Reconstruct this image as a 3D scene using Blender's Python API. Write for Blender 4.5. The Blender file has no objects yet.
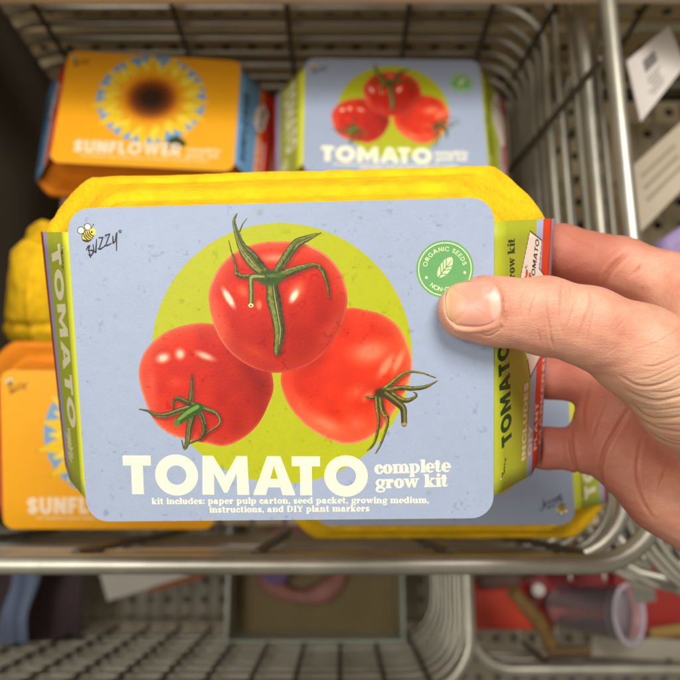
import bpy, bmesh, math, random
import numpy as np
from mathutils import Matrix, Vector

random.seed(4)
RNG = np.random.default_rng(7)
SC = bpy.context.scene

# ------------------------------------------------------------------ camera, world, lamps, exposure
FPX = 682.0
PITCH = math.radians(13)
CAMH = 1.60
cam_d = bpy.data.cameras.new("camera")
cam_d.sensor_width = 36.0
cam_d.lens = 36.0 * FPX / 680.0
cam_d.clip_start = 0.01
cam_d.clip_end = 50
cam_d.dof.use_dof = True
cam_d.dof.focus_distance = 0.252
cam_d.dof.aperture_fstop = 9.2
cam = bpy.data.objects.new("camera", cam_d)
SC.collection.objects.link(cam)
CAMM = Matrix.Translation((0, 0, CAMH)) @ Matrix.Rotation(PITCH, 4, 'X')
cam.matrix_world = CAMM
SC.camera = cam
SC.view_settings.view_transform = 'Standard'
SC.view_settings.look = 'None'
SC.view_settings.gamma = 1
SC.view_settings.exposure = 0.0

world = bpy.data.worlds.new("World")
SC.world = world
world.use_nodes = True
wb = world.node_tree.nodes["Background"]
wb.inputs[0].default_value = (1.0, 0.89, 0.72, 1)
wb.inputs[1].default_value = 0.21


def lamp(name, loc, target, sx, sy, power, col):
    d = bpy.data.lights.new(name, 'AREA')
    d.shape = 'RECTANGLE'; d.size = sx; d.size_y = sy; d.energy = power; d.color = col
    o = bpy.data.objects.new(name, d); SC.collection.objects.link(o)
    o.location = loc
    o.rotation_euler = (Vector(target) - Vector(loc)).to_track_quat('-Z', 'Y').to_euler()


lamp("ceiling_light", (0.35, 0.75, 2.75), (0.0, 0.05, 1.35), 1.0, 0.6, 31, (1.0, 0.965, 0.91))
lamp("ceiling_light", (-0.7, -0.1, 2.8), (0.0, 0.05, 1.35), 1.0, 0.5, 13, (1.0, 0.965, 0.91))


# ------------------------------------------------------------------ helpers
def cp(px, py, Z):                      # photo point and distance -> world point
    return CAMM @ Vector(((px - 340) / FPX * Z, (340 - py) / FPX * Z, -Z))


def atx(px, py, X):                     # world x known (steep faces)
    d = CAMM.to_3x3() @ Vector(((px - 340) / FPX, (340 - py) / FPX, -1.0))
    return CAMM.translation + d * (X / d.x)


def ath(px, py, h):                     # drop below the camera known
    d = CAMM.to_3x3() @ Vector(((px - 340) / FPX, (340 - py) / FPX, -1.0))
    return CAMM.translation + d * (h / -d.z)


def rod(w):
    w = np.array(w, float); t = np.linalg.norm(w) + 1e-12; k = w / t
    K = np.array([[0, -k[2], k[1]], [k[2], 0, -k[0]], [-k[1], k[0], 0]])
    return np.eye(3) + np.sin(t) * K + (1 - np.cos(t)) * K @ K


def pose(p, rx=0):
    M = Matrix.Identity(4)
    R = rod([rx, 0, 0]) @ rod(p[:3])
    for i in range(3):
        for j in range(3):
            M[i][j] = R[i, j]
        M[i][3] = p[3 + i]
    return CAMM @ M


def link(o, parent=None):
    SC.collection.objects.link(o)
    if parent is not None:
        o.parent = parent
    return o


def tag(o, label=None, cat=None, group=None, kind=None):
    if label: o['label'] = label
    if cat: o['category'] = cat
    if group: o['group'] = group
    if kind: o['kind'] = kind
    return o


def empty(name, M, label, cat, group=None):
    o = bpy.data.objects.new(name, None)
    o.empty_display_size = 0.02
    SC.collection.objects.link(o)
    o.matrix_world = M
    return tag(o, label, cat, group)


def mesh(name, V, F, mats, parent=None, smooth=False, uv=None, mi=None):
    me = bpy.data.meshes.new(name)
    me.from_pydata([tuple(v) for v in V], [], [tuple(f) for f in F])
    if not isinstance(mats, (list, tuple)): mats = [mats]
    for m in mats: me.materials.append(m)
    if uv is not None:
        l = me.uv_layers.new(name="UVMap")
        for li, lp in enumerate(me.loops):
            l.data[li].uv = uv[lp.vertex_index]
    if mi is not None:
        me.polygons.foreach_set('material_index', mi)
    if smooth:
        me.polygons.foreach_set('use_smooth', [True] * len(me.polygons))
    me.update()
    return link(bpy.data.objects.new(name, me), parent)


class MB:
    def __init__(s): s.V = []; s.F = []

    def add(s, V, F):
        n = len(s.V); s.V += [tuple(v) for v in V]; s.F += [tuple(i + n for i in f) for f in F]

    def tube(s, pts, r, n=10, closed=False, cap=True):
        pts = [Vector(p) for p in pts]; m = len(pts); V = []; F = []
        up = None
        for i, p in enumerate(pts):
            a = pts[(i - 1) % m] if (closed or i > 0) else p
            b = pts[(i + 1) % m] if (closed or i < m - 1) else p
            t = (b - a).normalized()
            if up is None:
                up = t.orthogonal().normalized()
            up = (up - t * up.dot(t)).normalized()
            w = t.cross(up)
            rr = r[i] if isinstance(r, (list, tuple)) else r
            for k in range(n):
                q = 2 * math.pi * k / n
                V.append(p + up * math.cos(q) * rr + w * math.sin(q) * rr)
        for i in range(m if closed else m - 1):
            for k in range(n):
                a = i * n + k; b = i * n + (k + 1) % n
                c = ((i + 1) % m) * n + (k + 1) % n; d = ((i + 1) % m) * n + k
                F.append((a, b, c, d))
        if not closed and cap:
            F.append(tuple(range(n))[::-1]); F.append(tuple(range((m - 1) * n, m * n)))
        s.add(V, F)

    def box(s, x0, x1, y0, y1, z0, z1, M=None):
        V = [Vector((x, y, z)) for x in (x0, x1) for y in (y0, y1) for z in (z0, z1)]
        if M: V = [M @ v for v in V]
        s.add(V, [(0, 1, 3, 2), (4, 6, 7, 5), (0, 4, 5, 1), (2, 3, 7, 6), (0, 2, 6, 4), (1, 5, 7, 3)])

    def build(s, name, mat, parent=None, smooth=True):
        o = mesh(name, s.V, s.F, mat, parent, smooth)
        if smooth:
            try: o.data.set_sharp_from_angle(angle=math.radians(40))
            except Exception: pass
        return o


def bevel(o, w, seg=2):
    m = o.modifiers.new('bevel', 'BEVEL'); m.width = w; m.segments = seg; m.limit_method = 'ANGLE'
    return o


def mat(name, col, rough=0.5, metal=0.0, bump=0, bscale=400, vary=0.0, vscale=20, sss=0, spec=0.5, stretch=None, **kw):
    m = bpy.data.materials.new(name); m.use_nodes = True
    nt = m.node_tree; b = nt.nodes['Principled BSDF']
    b.inputs['Base Color'].default_value = (*col, 1)
    b.inputs['Roughness'].default_value = rough
    b.inputs['Metallic'].default_value = metal
    b.inputs['Specular IOR Level'].default_value = spec
    if sss:
        b.inputs['Subsurface Weight'].default_value = sss
        b.inputs['Subsurface Radius'].default_value = (1, .35, .18)
        b.inputs['Subsurface Scale'].default_value = 0.003
    for k, v in kw.items():
        b.inputs[k].default_value = v
    tc = nt.nodes.new('ShaderNodeTexCoord'); src = tc.outputs['Object']
    if stretch:
        mp = nt.nodes.new('ShaderNodeMapping'); mp.inputs['Scale'].default_value = stretch
        nt.links.new(src, mp.inputs[0]); src = mp.outputs[0]
    if vary:
        n = nt.nodes.new('ShaderNodeTexNoise'); n.inputs['Scale'].default_value = vscale; n.inputs['Detail'].default_value = 6
        nt.links.new(src, n.inputs[0])
        mr = nt.nodes.new('ShaderNodeMapRange')
        mr.inputs[1].default_value = .3; mr.inputs[2].default_value = .7
        mr.inputs[3].default_value = 1 - vary; mr.inputs[4].default_value = 1 + vary * .4
        nt.links.new(n.outputs[0], mr.inputs[0])
        mx = nt.nodes.new('ShaderNodeMix'); mx.data_type = 'RGBA'; mx.blend_type = 'MULTIPLY'
        mx.inputs[0].default_value = 1; mx.inputs[6].default_value = (*col, 1)
        nt.links.new(mr.outputs[0], mx.inputs[7]); nt.links.new(mx.outputs[2], b.inputs['Base Color'])
    if bump:
        n = nt.nodes.new('ShaderNodeTexNoise'); n.inputs['Scale'].default_value = bscale; n.inputs['Detail'].default_value = 5
        nt.links.new(src, n.inputs[0])
        bp = nt.nodes.new('ShaderNodeBump'); bp.inputs['Strength'].default_value = bump; bp.inputs['Distance'].default_value = .001
        nt.links.new(n.outputs[0], bp.inputs['Height']); nt.links.new(bp.outputs[0], b.inputs['Normal'])
    return m


# ------------------------------------------------------------------ printed artwork, drawn by code on a canvas in millimetres
def vnoise(h, w, cells, seed):
    r = np.random.default_rng(seed); gy = max(2, int(cells * h / w) + 2); gx = cells + 2
    g = r.random((gy, gx)).astype(np.float32)
    y = np.linspace(0, gy - 1.001, h); x = np.linspace(0, gx - 1.001, w)
    yi = y.astype(int); xi = x.astype(int); fy = (y - yi)[:, None]; fx = (x - xi)[None]
    fy = fy * fy * (3 - 2 * fy); fx = fx * fx * (3 - 2 * fx)
    a = g[yi][:, xi]; b = g[yi][:, xi + 1]; c = g[yi + 1][:, xi]; d = g[yi + 1][:, xi + 1]
    return (a * (1 - fx) + b * fx) * (1 - fy) + (c * (1 - fx) + d * fx) * fy


class Art:
    """canvas in mm, x right, y up, origin at its lower left corner"""
    def __init__(s, w, h, res, col):
        s.w, s.h, s.res = w, h, res
        s.W, s.H = int(w * res), int(h * res)
        s.clip = None; s.shade = None
        s.px = np.empty((s.H, s.W, 3), np.float32); s.px[:] = np.array(col) / 255.

    def grid(s, x0, y0, x1, y1, ss=1):
        i0 = max(0, int(x0 * s.res) - 1); i1 = min(s.W, int(x1 * s.res) + 2)
        j0 = max(0, int(y0 * s.res) - 1); j1 = min(s.H, int(y1 * s.res) + 2)
        if i1 <= i0 or j1 <= j0: return None
        x = (np.arange(i0 * ss, i1 * ss) + .5) / (ss * s.res); y = (np.arange(j0 * ss, j1 * ss) + .5) / (ss * s.res)
        X, Y = np.meshgrid(x, y)
        return i0, i1, j0, j1, X, Y

    def fill(s, bb, fn, col, a=1.0, ss=3):
        g = s.grid(*bb, ss)
        if g is None: return
        i0, i1, j0, j1, X, Y = g
        m = fn(X, Y).astype(np.float32)
        m = m.reshape(j1 - j0, ss, i1 - i0, ss).mean((1, 3)) * a
        if s.clip is not None: m = m * s.clip[j0:j1, i0:i1]
        c = col if isinstance(col, np.ndarray) and col.ndim == 3 else np.array(col, np.float32)[None, None] / 255.
        if isinstance(col, np.ndarray) and col.ndim == 3: c = col[j0:j1, i0:i1]
        s.px[j0:j1, i0:i1] = s.px[j0:j1, i0:i1] * (1 - m[..., None]) + c * m[..., None]

    def ell(s, cx, cy, rx, ry, col, a=1.0, rot=0, soft=0):
        R = max(rx, ry) * (1 + soft)
        co, si = math.cos(rot), math.sin(rot)

        def fn(X, Y):
            u = (X - cx) * co + (Y - cy) * si; v = -(X - cx) * si + (Y - cy) * co
            q = np.sqrt((u / rx) ** 2 + (v / ry) ** 2)
            if soft: return np.clip((1 + soft - q) / (2 * soft), 0, 1) ** 1.5
            return q < 1
        s.fill((cx - R, cy - R, cx + R, cy + R), fn, col, a, 1 if soft else 3)

    def poly(s, pts, col, a=1.0):
        P = np.array(pts, float)

        def fn(X, Y):
            ins = np.zeros(X.shape, bool)
            for k in range(len(P)):
                x0, y0 = P[k]; x1, y1 = P[(k + 1) % len(P)]
                if y0 == y1: continue
                c = ((Y >= min(y0, y1)) & (Y < max(y0, y1))) & (X < (Y - y0) * (x1 - x0) / (y1 - y0) + x0)
                ins ^= c
            return ins
        s.fill((P[:, 0].min(), P[:, 1].min(), P[:, 0].max(), P[:, 1].max()), fn, col, a)

    def stroke(s, pts, w, col, a=1.0, soft=0):
        """pts (n,2); w width or list of widths"""
        P = np.array(pts, float); n = len(P)
        W = np.array(w if hasattr(w, '__len__') else [w] * n, float) / 2
        if len(W) != n: W = np.interp(np.linspace(0, 1, n), np.linspace(0, 1, len(W)), W)
        m = W.max() + soft

        def fn(X, Y):
            out = np.zeros(X.shape, np.float32)
            for k in range(n - 1):
                d = P[k + 1] - P[k]; L = (d ** 2).sum() + 1e-9
                t = np.clip(((X - P[k, 0]) * d[0] + (Y - P[k, 1]) * d[1]) / L, 0, 1)
                dist = np.hypot(X - P[k, 0] - t * d[0], Y - P[k, 1] - t * d[1]) - (W[k] + (W[k + 1] - W[k]) * t)
                out = np.maximum(out, np.clip(.5 - dist / soft, 0, 1) if soft else (dist < 0))
            return out
        s.fill((P[:, 0].min() - m, P[:, 1].min() - m, P[:, 0].max() + m, P[:, 1].max() + m), fn, col, a, 1 if soft else 3)

    def glyph(s, fn, w, org, rt, up, col, lo=-.5, hi=1.6):
        """fn(u,v)->bool in glyph units; org + u*rt + v*up is the canvas point"""
        A = np.array([[rt[0], up[0]], [rt[1], up[1]]]); Ai = np.linalg.inv(A)
        c = np.array([org + u * rt + v * up for u in (-.2, w + .2) for v in (lo, hi)])

        def f(X, Y):
            x = X - org[0]; y = Y - org[1]
            return fn(Ai[0, 0] * x + Ai[0, 1] * y, Ai[1, 0] * x + Ai[1, 1] * y)
        s.fill((c[:, 0].min(), c[:, 1].min(), c[:, 0].max(), c[:, 1].max()), f, col)

    def image(s, name, mott=.02, seed=3, worn=0):
        n = vnoise(s.H, s.W, 60, seed) * .4 + vnoise(s.H, s.W, 220, seed + 1) * .35 + vnoise(s.H, s.W, 14, seed + 2) * .25
        p = s.px * (1 + (n[..., None] - .5) * 2 * mott)
        g = np.random.default_rng(seed).normal(0, .011, (s.H, s.W, 1)).astype(np.float32)
        sp = vnoise(s.H, s.W, 130, seed + 9) * vnoise(s.H, s.W, 45, seed + 12)
        p = p + g - (np.clip(sp - .52, 0, 1) * .22 * worn)[..., None]
        p = np.clip(p, 0, 1)
        im = bpy.data.images.new(name, s.W, s.H)
        buf = np.ones((s.H, s.W, 4), np.float32); buf[..., :3] = p
        im.pixels.foreach_set(buf.ravel()); im.update(); im.pack()
        return im


# ---- lettering: each glyph is (width, list of (sign, test)) in units of cap height / x-height
def rc(x0, y0, x1, y1): return lambda u, v: (u >= x0) & (u <= x1) & (v >= y0) & (v <= y1)
def el(cx, cy, rx, ry): return lambda u, v: ((u - cx) / rx) ** 2 + ((v - cy) / ry) ** 2 < 1


def pg(*P):
    def f(u, v):
        ins = np.zeros(u.shape, bool)
        for k in range(len(P)):
            x0, y0 = P[k]; x1, y1 = P[(k + 1) % len(P)]
            if y0 == y1: continue
            ins ^= ((v >= min(y0, y1)) & (v < max(y0, y1))) & (u < (v - y0) * (x1 - x0) / (y1 - y0) + x0)
        return ins
    return f


def sk(w, *P):
    def f(u, v):
        o = np.zeros(u.shape, bool)
        for k in range(len(P) - 1):
            dx = P[k + 1][0] - P[k][0]; dy = P[k + 1][1] - P[k][1]; L = dx * dx + dy * dy + 1e-9
            t = np.clip(((u - P[k][0]) * dx + (v - P[k][1]) * dy) / L, 0, 1)
            o |= np.hypot(u - P[k][0] - t * dx, v - P[k][1] - t * dy) < w / 2
        return o
    return f


def arc(w, cx, cy, rx, ry, a0, a1, n=16):
    return sk(w, *[(cx + rx * math.cos(math.radians(a0 + (a1 - a0) * i / n)), cy + ry * math.sin(math.radians(a0 + (a1 - a0) * i / n))) for i in range(n + 1)])


def G(w, *ops): return (w, ops)


def ev(ops):
    def f(u, v):
        m = np.zeros(u.shape, bool)
        for sgn, t in ops:
            if sgn > 0: m |= t(u, v)
            elif sgn < 0: m &= ~t(u, v)
            else: m &= t(u, v)
        return m
    return f


def sans(w):                                        # heavy geometric capitals; w = stem
    h = w / 2; c = (0, rc(-1, 0, 3, 1))
    D = {}
    D['T'] = G(.72, (1, rc(0, 1 - w * .85, .72, 1)), (1, rc(.36 - h, 0, .36 + h, 1)))
    D['O'] = G(1.1, (1, el(.55, .5, .55, .53)), (-1, el(.55, .5, .55 - w * .98, .53 - w * .92)))
    D['M'] = G(1.2, (1, pg((.0, 0), (.03, 1), (.3, 1), (.6, .48), (.9, 1), (1.17, 1), (1.2, 0), (1.2 - w, 0), (1.2 - w - .01, .56), (.64, .05), (.56, .05), (w + .01, .56), (w, 0))))
    D['A'] = G(1.08, (1, pg((0, 0), (.37, 1), (.71, 1), (1.08, 0), (1.08 - w * 1.08, 0), (.54, .76), (w * 1.08, 0))), (1, pg((.27, .2), (.81, .2), (.73, .2 + w * .72), (.35, .2 + w * .72))), (-1, pg((.47, .46), (.61, .46), (.54, .66))))
    D['I'] = G(w, (1, rc(0, 0, w, 1)))
    D['N'] = G(.85, (1, rc(0, 0, w, 1)), (1, rc(.85 - w, 0, .85, 1)), (1, pg((0, 1), (w * 1.1, 1), (.85, 0), (.85 - w * 1.1, 0))))
    D['C'] = G(.9, (1, el(.52, .5, .52, .53)), (-1, el(.52, .5, .52 - w, .53 - w * .92)), (-1, pg((.55, .5), (1.2, .86), (1.2, .14))))
    D['G'] = G(.98, (1, el(.52, .5, .52, .53)), (-1, el(.52, .5, .52 - w, .53 - w * .92)), (-1, pg((.55, .55), (1.2, .9), (1.2, .5), (.55, .5))), (1, rc(.55, .38, .98, .38 + w * .7)), (1, rc(.98 - w, .15, .98, .4)))
    D['L'] = G(.6, (1, rc(0, 0, w, 1)), (1, rc(0, 0, .6, w * .85)))
    D['E'] = G(.64, (1, rc(0, 0, w, 1)), (1, rc(0, 0, .64, w * .8)), (1, rc(0, .5 - w * .38, .58, .5 + w * .38)), (1, rc(0, 1 - w * .8, .64, 1)))
    D['F'] = G(.62, (1, rc(0, 0, w, 1)), (1, rc(0, .5 - w * .42, .56, .5 + w * .38)), (1, rc(0, 1 - w * .8, .62, 1)))
    D['U'] = G(.84, (1, rc(0, .38, w, 1)), (1, rc(.84 - w, .38, .84, 1)), (1, el(.42, .38, .42, .4)), (-1, el(.42, .4, .42 - w, .42 - w * .9)), (-1, rc(w, .4, .84 - w, 1)))
    D['D'] = G(.86, (1, el(.34, .5, .52, .5)), (-1, rc(-1, 0, .02, 1)), (1, rc(0, 0, .3, 1)), (-1, el(.32, .5, .54 - w, .5 - w * .82)), (1, rc(0, 0, w, 1)))
    D['S'] = G(.7, (1, arc(w, .35, .72, .35 - h * 1.0, .28 - h, 30, 270)), (1, arc(w, .35, .29, .35 - h, .29 - h, 90, -150)), c)
    D['Y'] = G(.86, (1, pg((0, 1), (w * 1.1, 1), (.43, .6), (.86 - w * 1.1, 1), (.86, 1), (.43 + h, .4), (.43 + h, 0), (.43 - h, 0), (.43 - h, .4))))
    D['P'] = G(.74, (1, el(.44, .68, .32, .32)), (1, rc(0, .36, .44, 1)), (-1, el(.4, .68, .14, .13)), (1, rc(0, 0, w, 1)))
    D['R'] = G(.78, (1, el(.44, .69, .31, .31)), (1, rc(0, .38, .44, 1)), (-1, el(.4, .69, .14, .12)), (1, rc(0, 0, w, 1)), (1, pg((.3, .42), (.55, .42), (.8, 0), (.8 - w * 1.15, 0))))
    D['K'] = G(.82, (1, rc(0, 0, w, 1)), (1, pg((.2, .45), (.55, 1), (.85, 1), (.5, .52), (.84, 0), (.55, 0), (.3, .36))))
    D['W'] = G(1.3, (1, pg((0, 1), (w, 1), (.4, .42), (.55, 1), (.75, 1), (.9, .42), (1.3 - w, 1), (1.3, 1), (1.02, 0), (.8, 0), (.65, .55), (.5, 0), (.28, 0))))
    D['!'] = G(w, (1, rc(0, .35, w, 1)), (1, el(h, .13, h * 1.1, .13)))
    D['-'] = G(.4, (1, rc(0, .42, .4, .42 + w * .7)))
    D[' '] = G(.36)
    return D


def serif(b=.34):                                   # soft fat-face lower case, x-height 1
    t = .15; h = b / 2; S = {}

    def base(x): return (1, rc(x - .09, 0, x + b + .09, t))

    def flag(x, y): return (1, rc(x - .1, y - t, x + .02, y))
    S['i'] = G(.5, (1, rc(.1, 0, .1 + b, 1)), base(.1), flag(.1, 1), (1, el(.1 + h, 1.28, .19, .17)))
    S['l'] = G(.5, (1, rc(.1, 0, .1 + b, 1.42)), base(.1), flag(.1, 1.42))
    S['n'] = G(1.18, (1, rc(.1, 0, .1 + b, 1)), flag(.1, 1), base(.1), (1, el(.68, .62, .38, .4)), (-1, el(.62, .58, .16, .3)), (-1, rc(.1 + b, -.1, 1.2, .58)), (1, rc(.1, 0, .1 + b, .9)), (1, rc(.72, 0, .72 + b, .64)), base(.1), base(.72))
    S['m'] = G(1.75, *S['n'][1], (1, el(1.28, .62, .36, .4)), (-1, el(1.21, .58, .14, .3)), (-1, rc(1.07, .16, 1.3, .58)), (1, rc(.72, 0, .72 + b, .64)), (1, rc(1.3, 0, 1.3 + b, .64)), (-1, rc(1.16, .16, 1.29, .58)), base(1.3))
    S['u'] = G(1.18, (1, el(.5, .36, .4, .38)), (-1, el(.56, .42, .14, .28)), (-1, rc(.1 + b, .42, .72, 1.1)), (1, rc(.1, .36, .1 + b, 1)), flag(.1, 1), (1, rc(.72, 0, .72 + b, 1)), flag(.72, 1), (1, rc(.72, 0, 1.15, t)))
    S['o'] = G(1.02, (1, el(.51, .5, .51, .53)), (-1, el(.51, .5, .51 - b, .53 - t * .9)))
    S['c'] = G(.88, (1, el(.5, .5, .5, .53)), (-1, el(.56, .5, .56 - b, .53 - t * .9)), (-1, pg((.5, .5), (1.2, .75), (1.2, .2))), (1, el(.7, .72, .17, .17)))
    S['e'] = G(.94, (1, el(.5, .5, .5, .53)), (-1, el(.54, .5, .54 - b, .53 - t * .9)), (-1, pg((.5, .42), (1.2, .42), (1.2, .12), (.6, .2))), (1, rc(.2, .42, .92, .42 + t)))
    S['p'] = G(1.16, (1, el(.62, .5, .5, .52)), (-1, el(.56, .5, .2, .38)), (1, rc(.1, -.42, .1 + b, 1)), flag(.1, 1), (1, rc(.0, -.45, .55, -.45 + t)))
    S['d'] = G(1.16, (1, el(.5, .5, .5, .52)), (-1, el(.56, .5, .2, .38)), (1, rc(.7, 0, .7 + b, 1.42)), flag(.7, 1.42), (1, rc(.7, 0, 1.14, t)))
    S['t'] = G(.72, (1, rc(.14, .2, .14 + b, 1.28)), (1, rc(0, 1 - t, .62, 1)), (1, el(.44, .24, .3, .26)), (-1, el(.58, .32, .12, .2)), (-1, rc(.14 + b, .3, .9, .84)))
    S['g'] = G(1.02, (1, el(.5, .62, .47, .42)), (-1, el(.5, .62, .16, .28)), (1, rc(.78, .78, 1.04, 1)), (1, el(.5, -.12, .5, .32)), (-1, el(.52, -.14, .3, .15)), (1, rc(.12, .08, .62, .26)))
    S['r'] = G(.86, (1, rc(.1, 0, .1 + b, 1)), base(.1), flag(.1, 1), (1, el(.66, .8, .2, .21)), (1, rc(.4, .78, .7, .98)))
    S['w'] = G(1.5, (1, pg((.02, 1), (.02 + b, 1), (.56, .4), (.7, 1), (.7 + b * .8, 1), (1.12, .4), (1.3, 1), (1.45, 1), (1.12, 0), (.94, 0), (.75, .55), (.56, 0), (.38, 0))), (1, rc(-.06, 1 - t, .46, 1)), (1, rc(1.14, 1 - t, 1.54, 1)))
    S['k'] = G(1.15, (1, rc(.1, 0, .1 + b, 1.42)), flag(.1, 1.42), base(.1), (1, pg((.4, .45), (.82, .95), (.98, .95), (.68, .6), (1.1, 0), (.7, 0), (.44, .42))), (1, rc(.66, 1 - t, 1.1, 1)), (1, rc(.6, 0, 1.16, t)))
    S['a'] = G(1.06, (1, el(.38, .3, .38, .32)), (-1, el(.46, .3, .13, .19)), (1, rc(.52, 0, .52 + b, .7)), (1, el(.48, .7, .38, .33)), (-1, pg((-.1, .5), (.52, .5), (.52, .84), (.3, .8), (-.1, .62))), (1, el(.24, .72, .16, .15)), (1, el(.38, .3, .38, .3)), (-1, el(.46, .3, .1, .17)), (1, rc(.52, 0, .52 + b, .7)), (1, rc(.6, 0, 1.04, t)))
    S['s'] = G(.84, (1, arc(b * .8, .42, .72, .27, .15, 40, 250)), (1, arc(b * .8, .42, .27, .27, .14, 80, -150)), (1, rc(.6, .68, .74, 1)), (1, rc(.06, 0, .18, .34)))
    S[','] = G(.42, (1, el(.2, .14, .17, .16)), (1, pg((.1, .05), (.36, .1), (.14, -.34))))
    S[':'] = G(.42, (1, el(.2, .16, .17, .17)), (1, el(.2, .8, .17, .17)))
    S['D'] = G(1.4, (1, el(.6, .7, .72, .7)), (-1, rc(-1, 0, .1, 1.5)), (1, rc(.1, 0, .6, 1.4)), (-1, el(.62, .7, .36, .55)), (1, rc(.12, 0, .12 + b, 1.4)))
    S['I'] = G(.62, (1, rc(.14, 0, .14 + b, 1.4)), (1, rc(.02, 0, .6, t)), (1, rc(.02, 1.4 - t, .6, 1.4)))
    S['Y'] = G(1.3, (1, pg((0, 1.4), (.42, 1.4), (.75, .85), (1.05, 1.4), (1.25, 1.4), (.84, .6), (.84, 0), (.5, 0), (.5, .6))), (1, rc(.36, 0, .98, t)))
    S[' '] = G(.5)
    return S


def text(art, s, font, p0, p1, hgt, col, gap=.1, kern={}):
    """set s so that it runs exactly from p0 to p1 (canvas mm) on its baseline, hgt tall"""
    p0 = np.array(p0, float); p1 = np.array(p1, float)
    tot = 0; pos = []
    for i, ch in enumerate(s):
        pos.append(tot); tot += font[ch][0] + gap + kern.get(s[i:i + 2], 0)
    tot -= gap
    d = p1 - p0; L = np.linalg.norm(d); rt = d / tot; up = np.array([-d[1], d[0]]) / L * hgt
    for ch, x in zip(s, pos):
        w, ops = font[ch]
        if ops: art.glyph(ev(ops), w, p0 + rt * x, rt, up, col)


FW, FH = 157.0, 120.2                                # printed face, mm
HELD = [0.1119, -0.0382, 0.0213, -0.0214, -0.0096, -0.256]
HR = rod(HELD[:3]); HT = np.array(HELD[3:])


def onplane(px, py, n, c):                           # photo point -> point of the held kit's plane n.x=c (kit frame, m)
    d = np.array([(px - 340) / FPX, (340 - py) / FPX, -1.0])
    o = -HR.T @ HT; dd = HR.T @ d; n = np.array(n)
    return o + dd * ((c - n @ o) / (n @ dd))


def A(px, py):
    q = onplane(px, py, (0, 0, 1), 0) * 1000
    return np.array([q[0] + FW / 2, q[1] + FH / 2])


def AL(L): return [A(*p) for p in L]


SX, SXL, SZ, SYF, SYB = .0342, .0322, .0455, .0515, .0545        # side panel: runs out by SX while going back SZ
PW, PWL, PH = math.hypot(SX, SZ) * 1000, math.hypot(SXL, SZ) * 1000, 110.0


SX2, SXL2 = .0290, .0285                              # the flare is a little less at the bottom


def flare(sgn, y):
    t = max(0., min(1., (y + .0545) / .109))
    return (SX2 + (SX - SX2) * t) if sgn > 0 else (SXL2 + (SXL - SXL2) * t)


def _side(px, py, sgn):
    sx = flare(sgn, 0)
    for _ in range(5):
        n = np.array([sgn * SZ, 0, sx]); n /= np.linalg.norm(n)
        q = onplane(px, py, n, n @ np.array([sgn * .0785, 0, 0])); sx = flare(sgn, q[1])
    return -q[2] / SZ, q[1] * 1000 + PH / 2


def RP(px, py):                                      # right panel: s from the fold, y up (canvas mm)
    f, y = _side(px, py, 1); return np.array([f * PW, y])


def LP(px, py):
    f, y = _side(px, py, -1); return np.array([PWL - f * PWL, y])


BLUE = (163, 176, 199); GREEN = (182, 186, 28); CREAM = (255, 250, 214)
SANS = sans(.30); SANS2 = sans(.22); SANS3 = sans(.26); SANSL = sans(.155); SER = serif(.36); SERB = serif(.40)


def smooth_poly(P, n=10):                            # closed Catmull-Rom
    P = np.array(P, float); o = []
    for i in range(len(P)):
        a, b, c, d = P[i - 1], P[i], P[(i + 1) % len(P)], P[(i + 2) % len(P)]
        for k in range(n):
            t = k / n
            o.append(.5 * ((2 * b) + (c - a) * t + (2 * a - 5 * b + 4 * c - d) * t * t + (3 * b - 3 * c + d - a) * t ** 3))
    return np.array(o)


def curve(P, n=8):
    P = np.array(P, float); o = []
    Q = np.vstack([2 * P[0] - P[1], P, 2 * P[-1] - P[-2]])
    for i in range(len(P) - 1):
        a, b, c, d = Q[i:i + 4]
        for k in range(n):
            t = k / n
            o.append(.5 * ((2 * b) + (c - a) * t + (2 * a - 5 * b + 4 * c - d) * t * t + (3 * b - 3 * c + d - a) * t ** 3))
    o.append(P[-1])
    return np.array(o)


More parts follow.
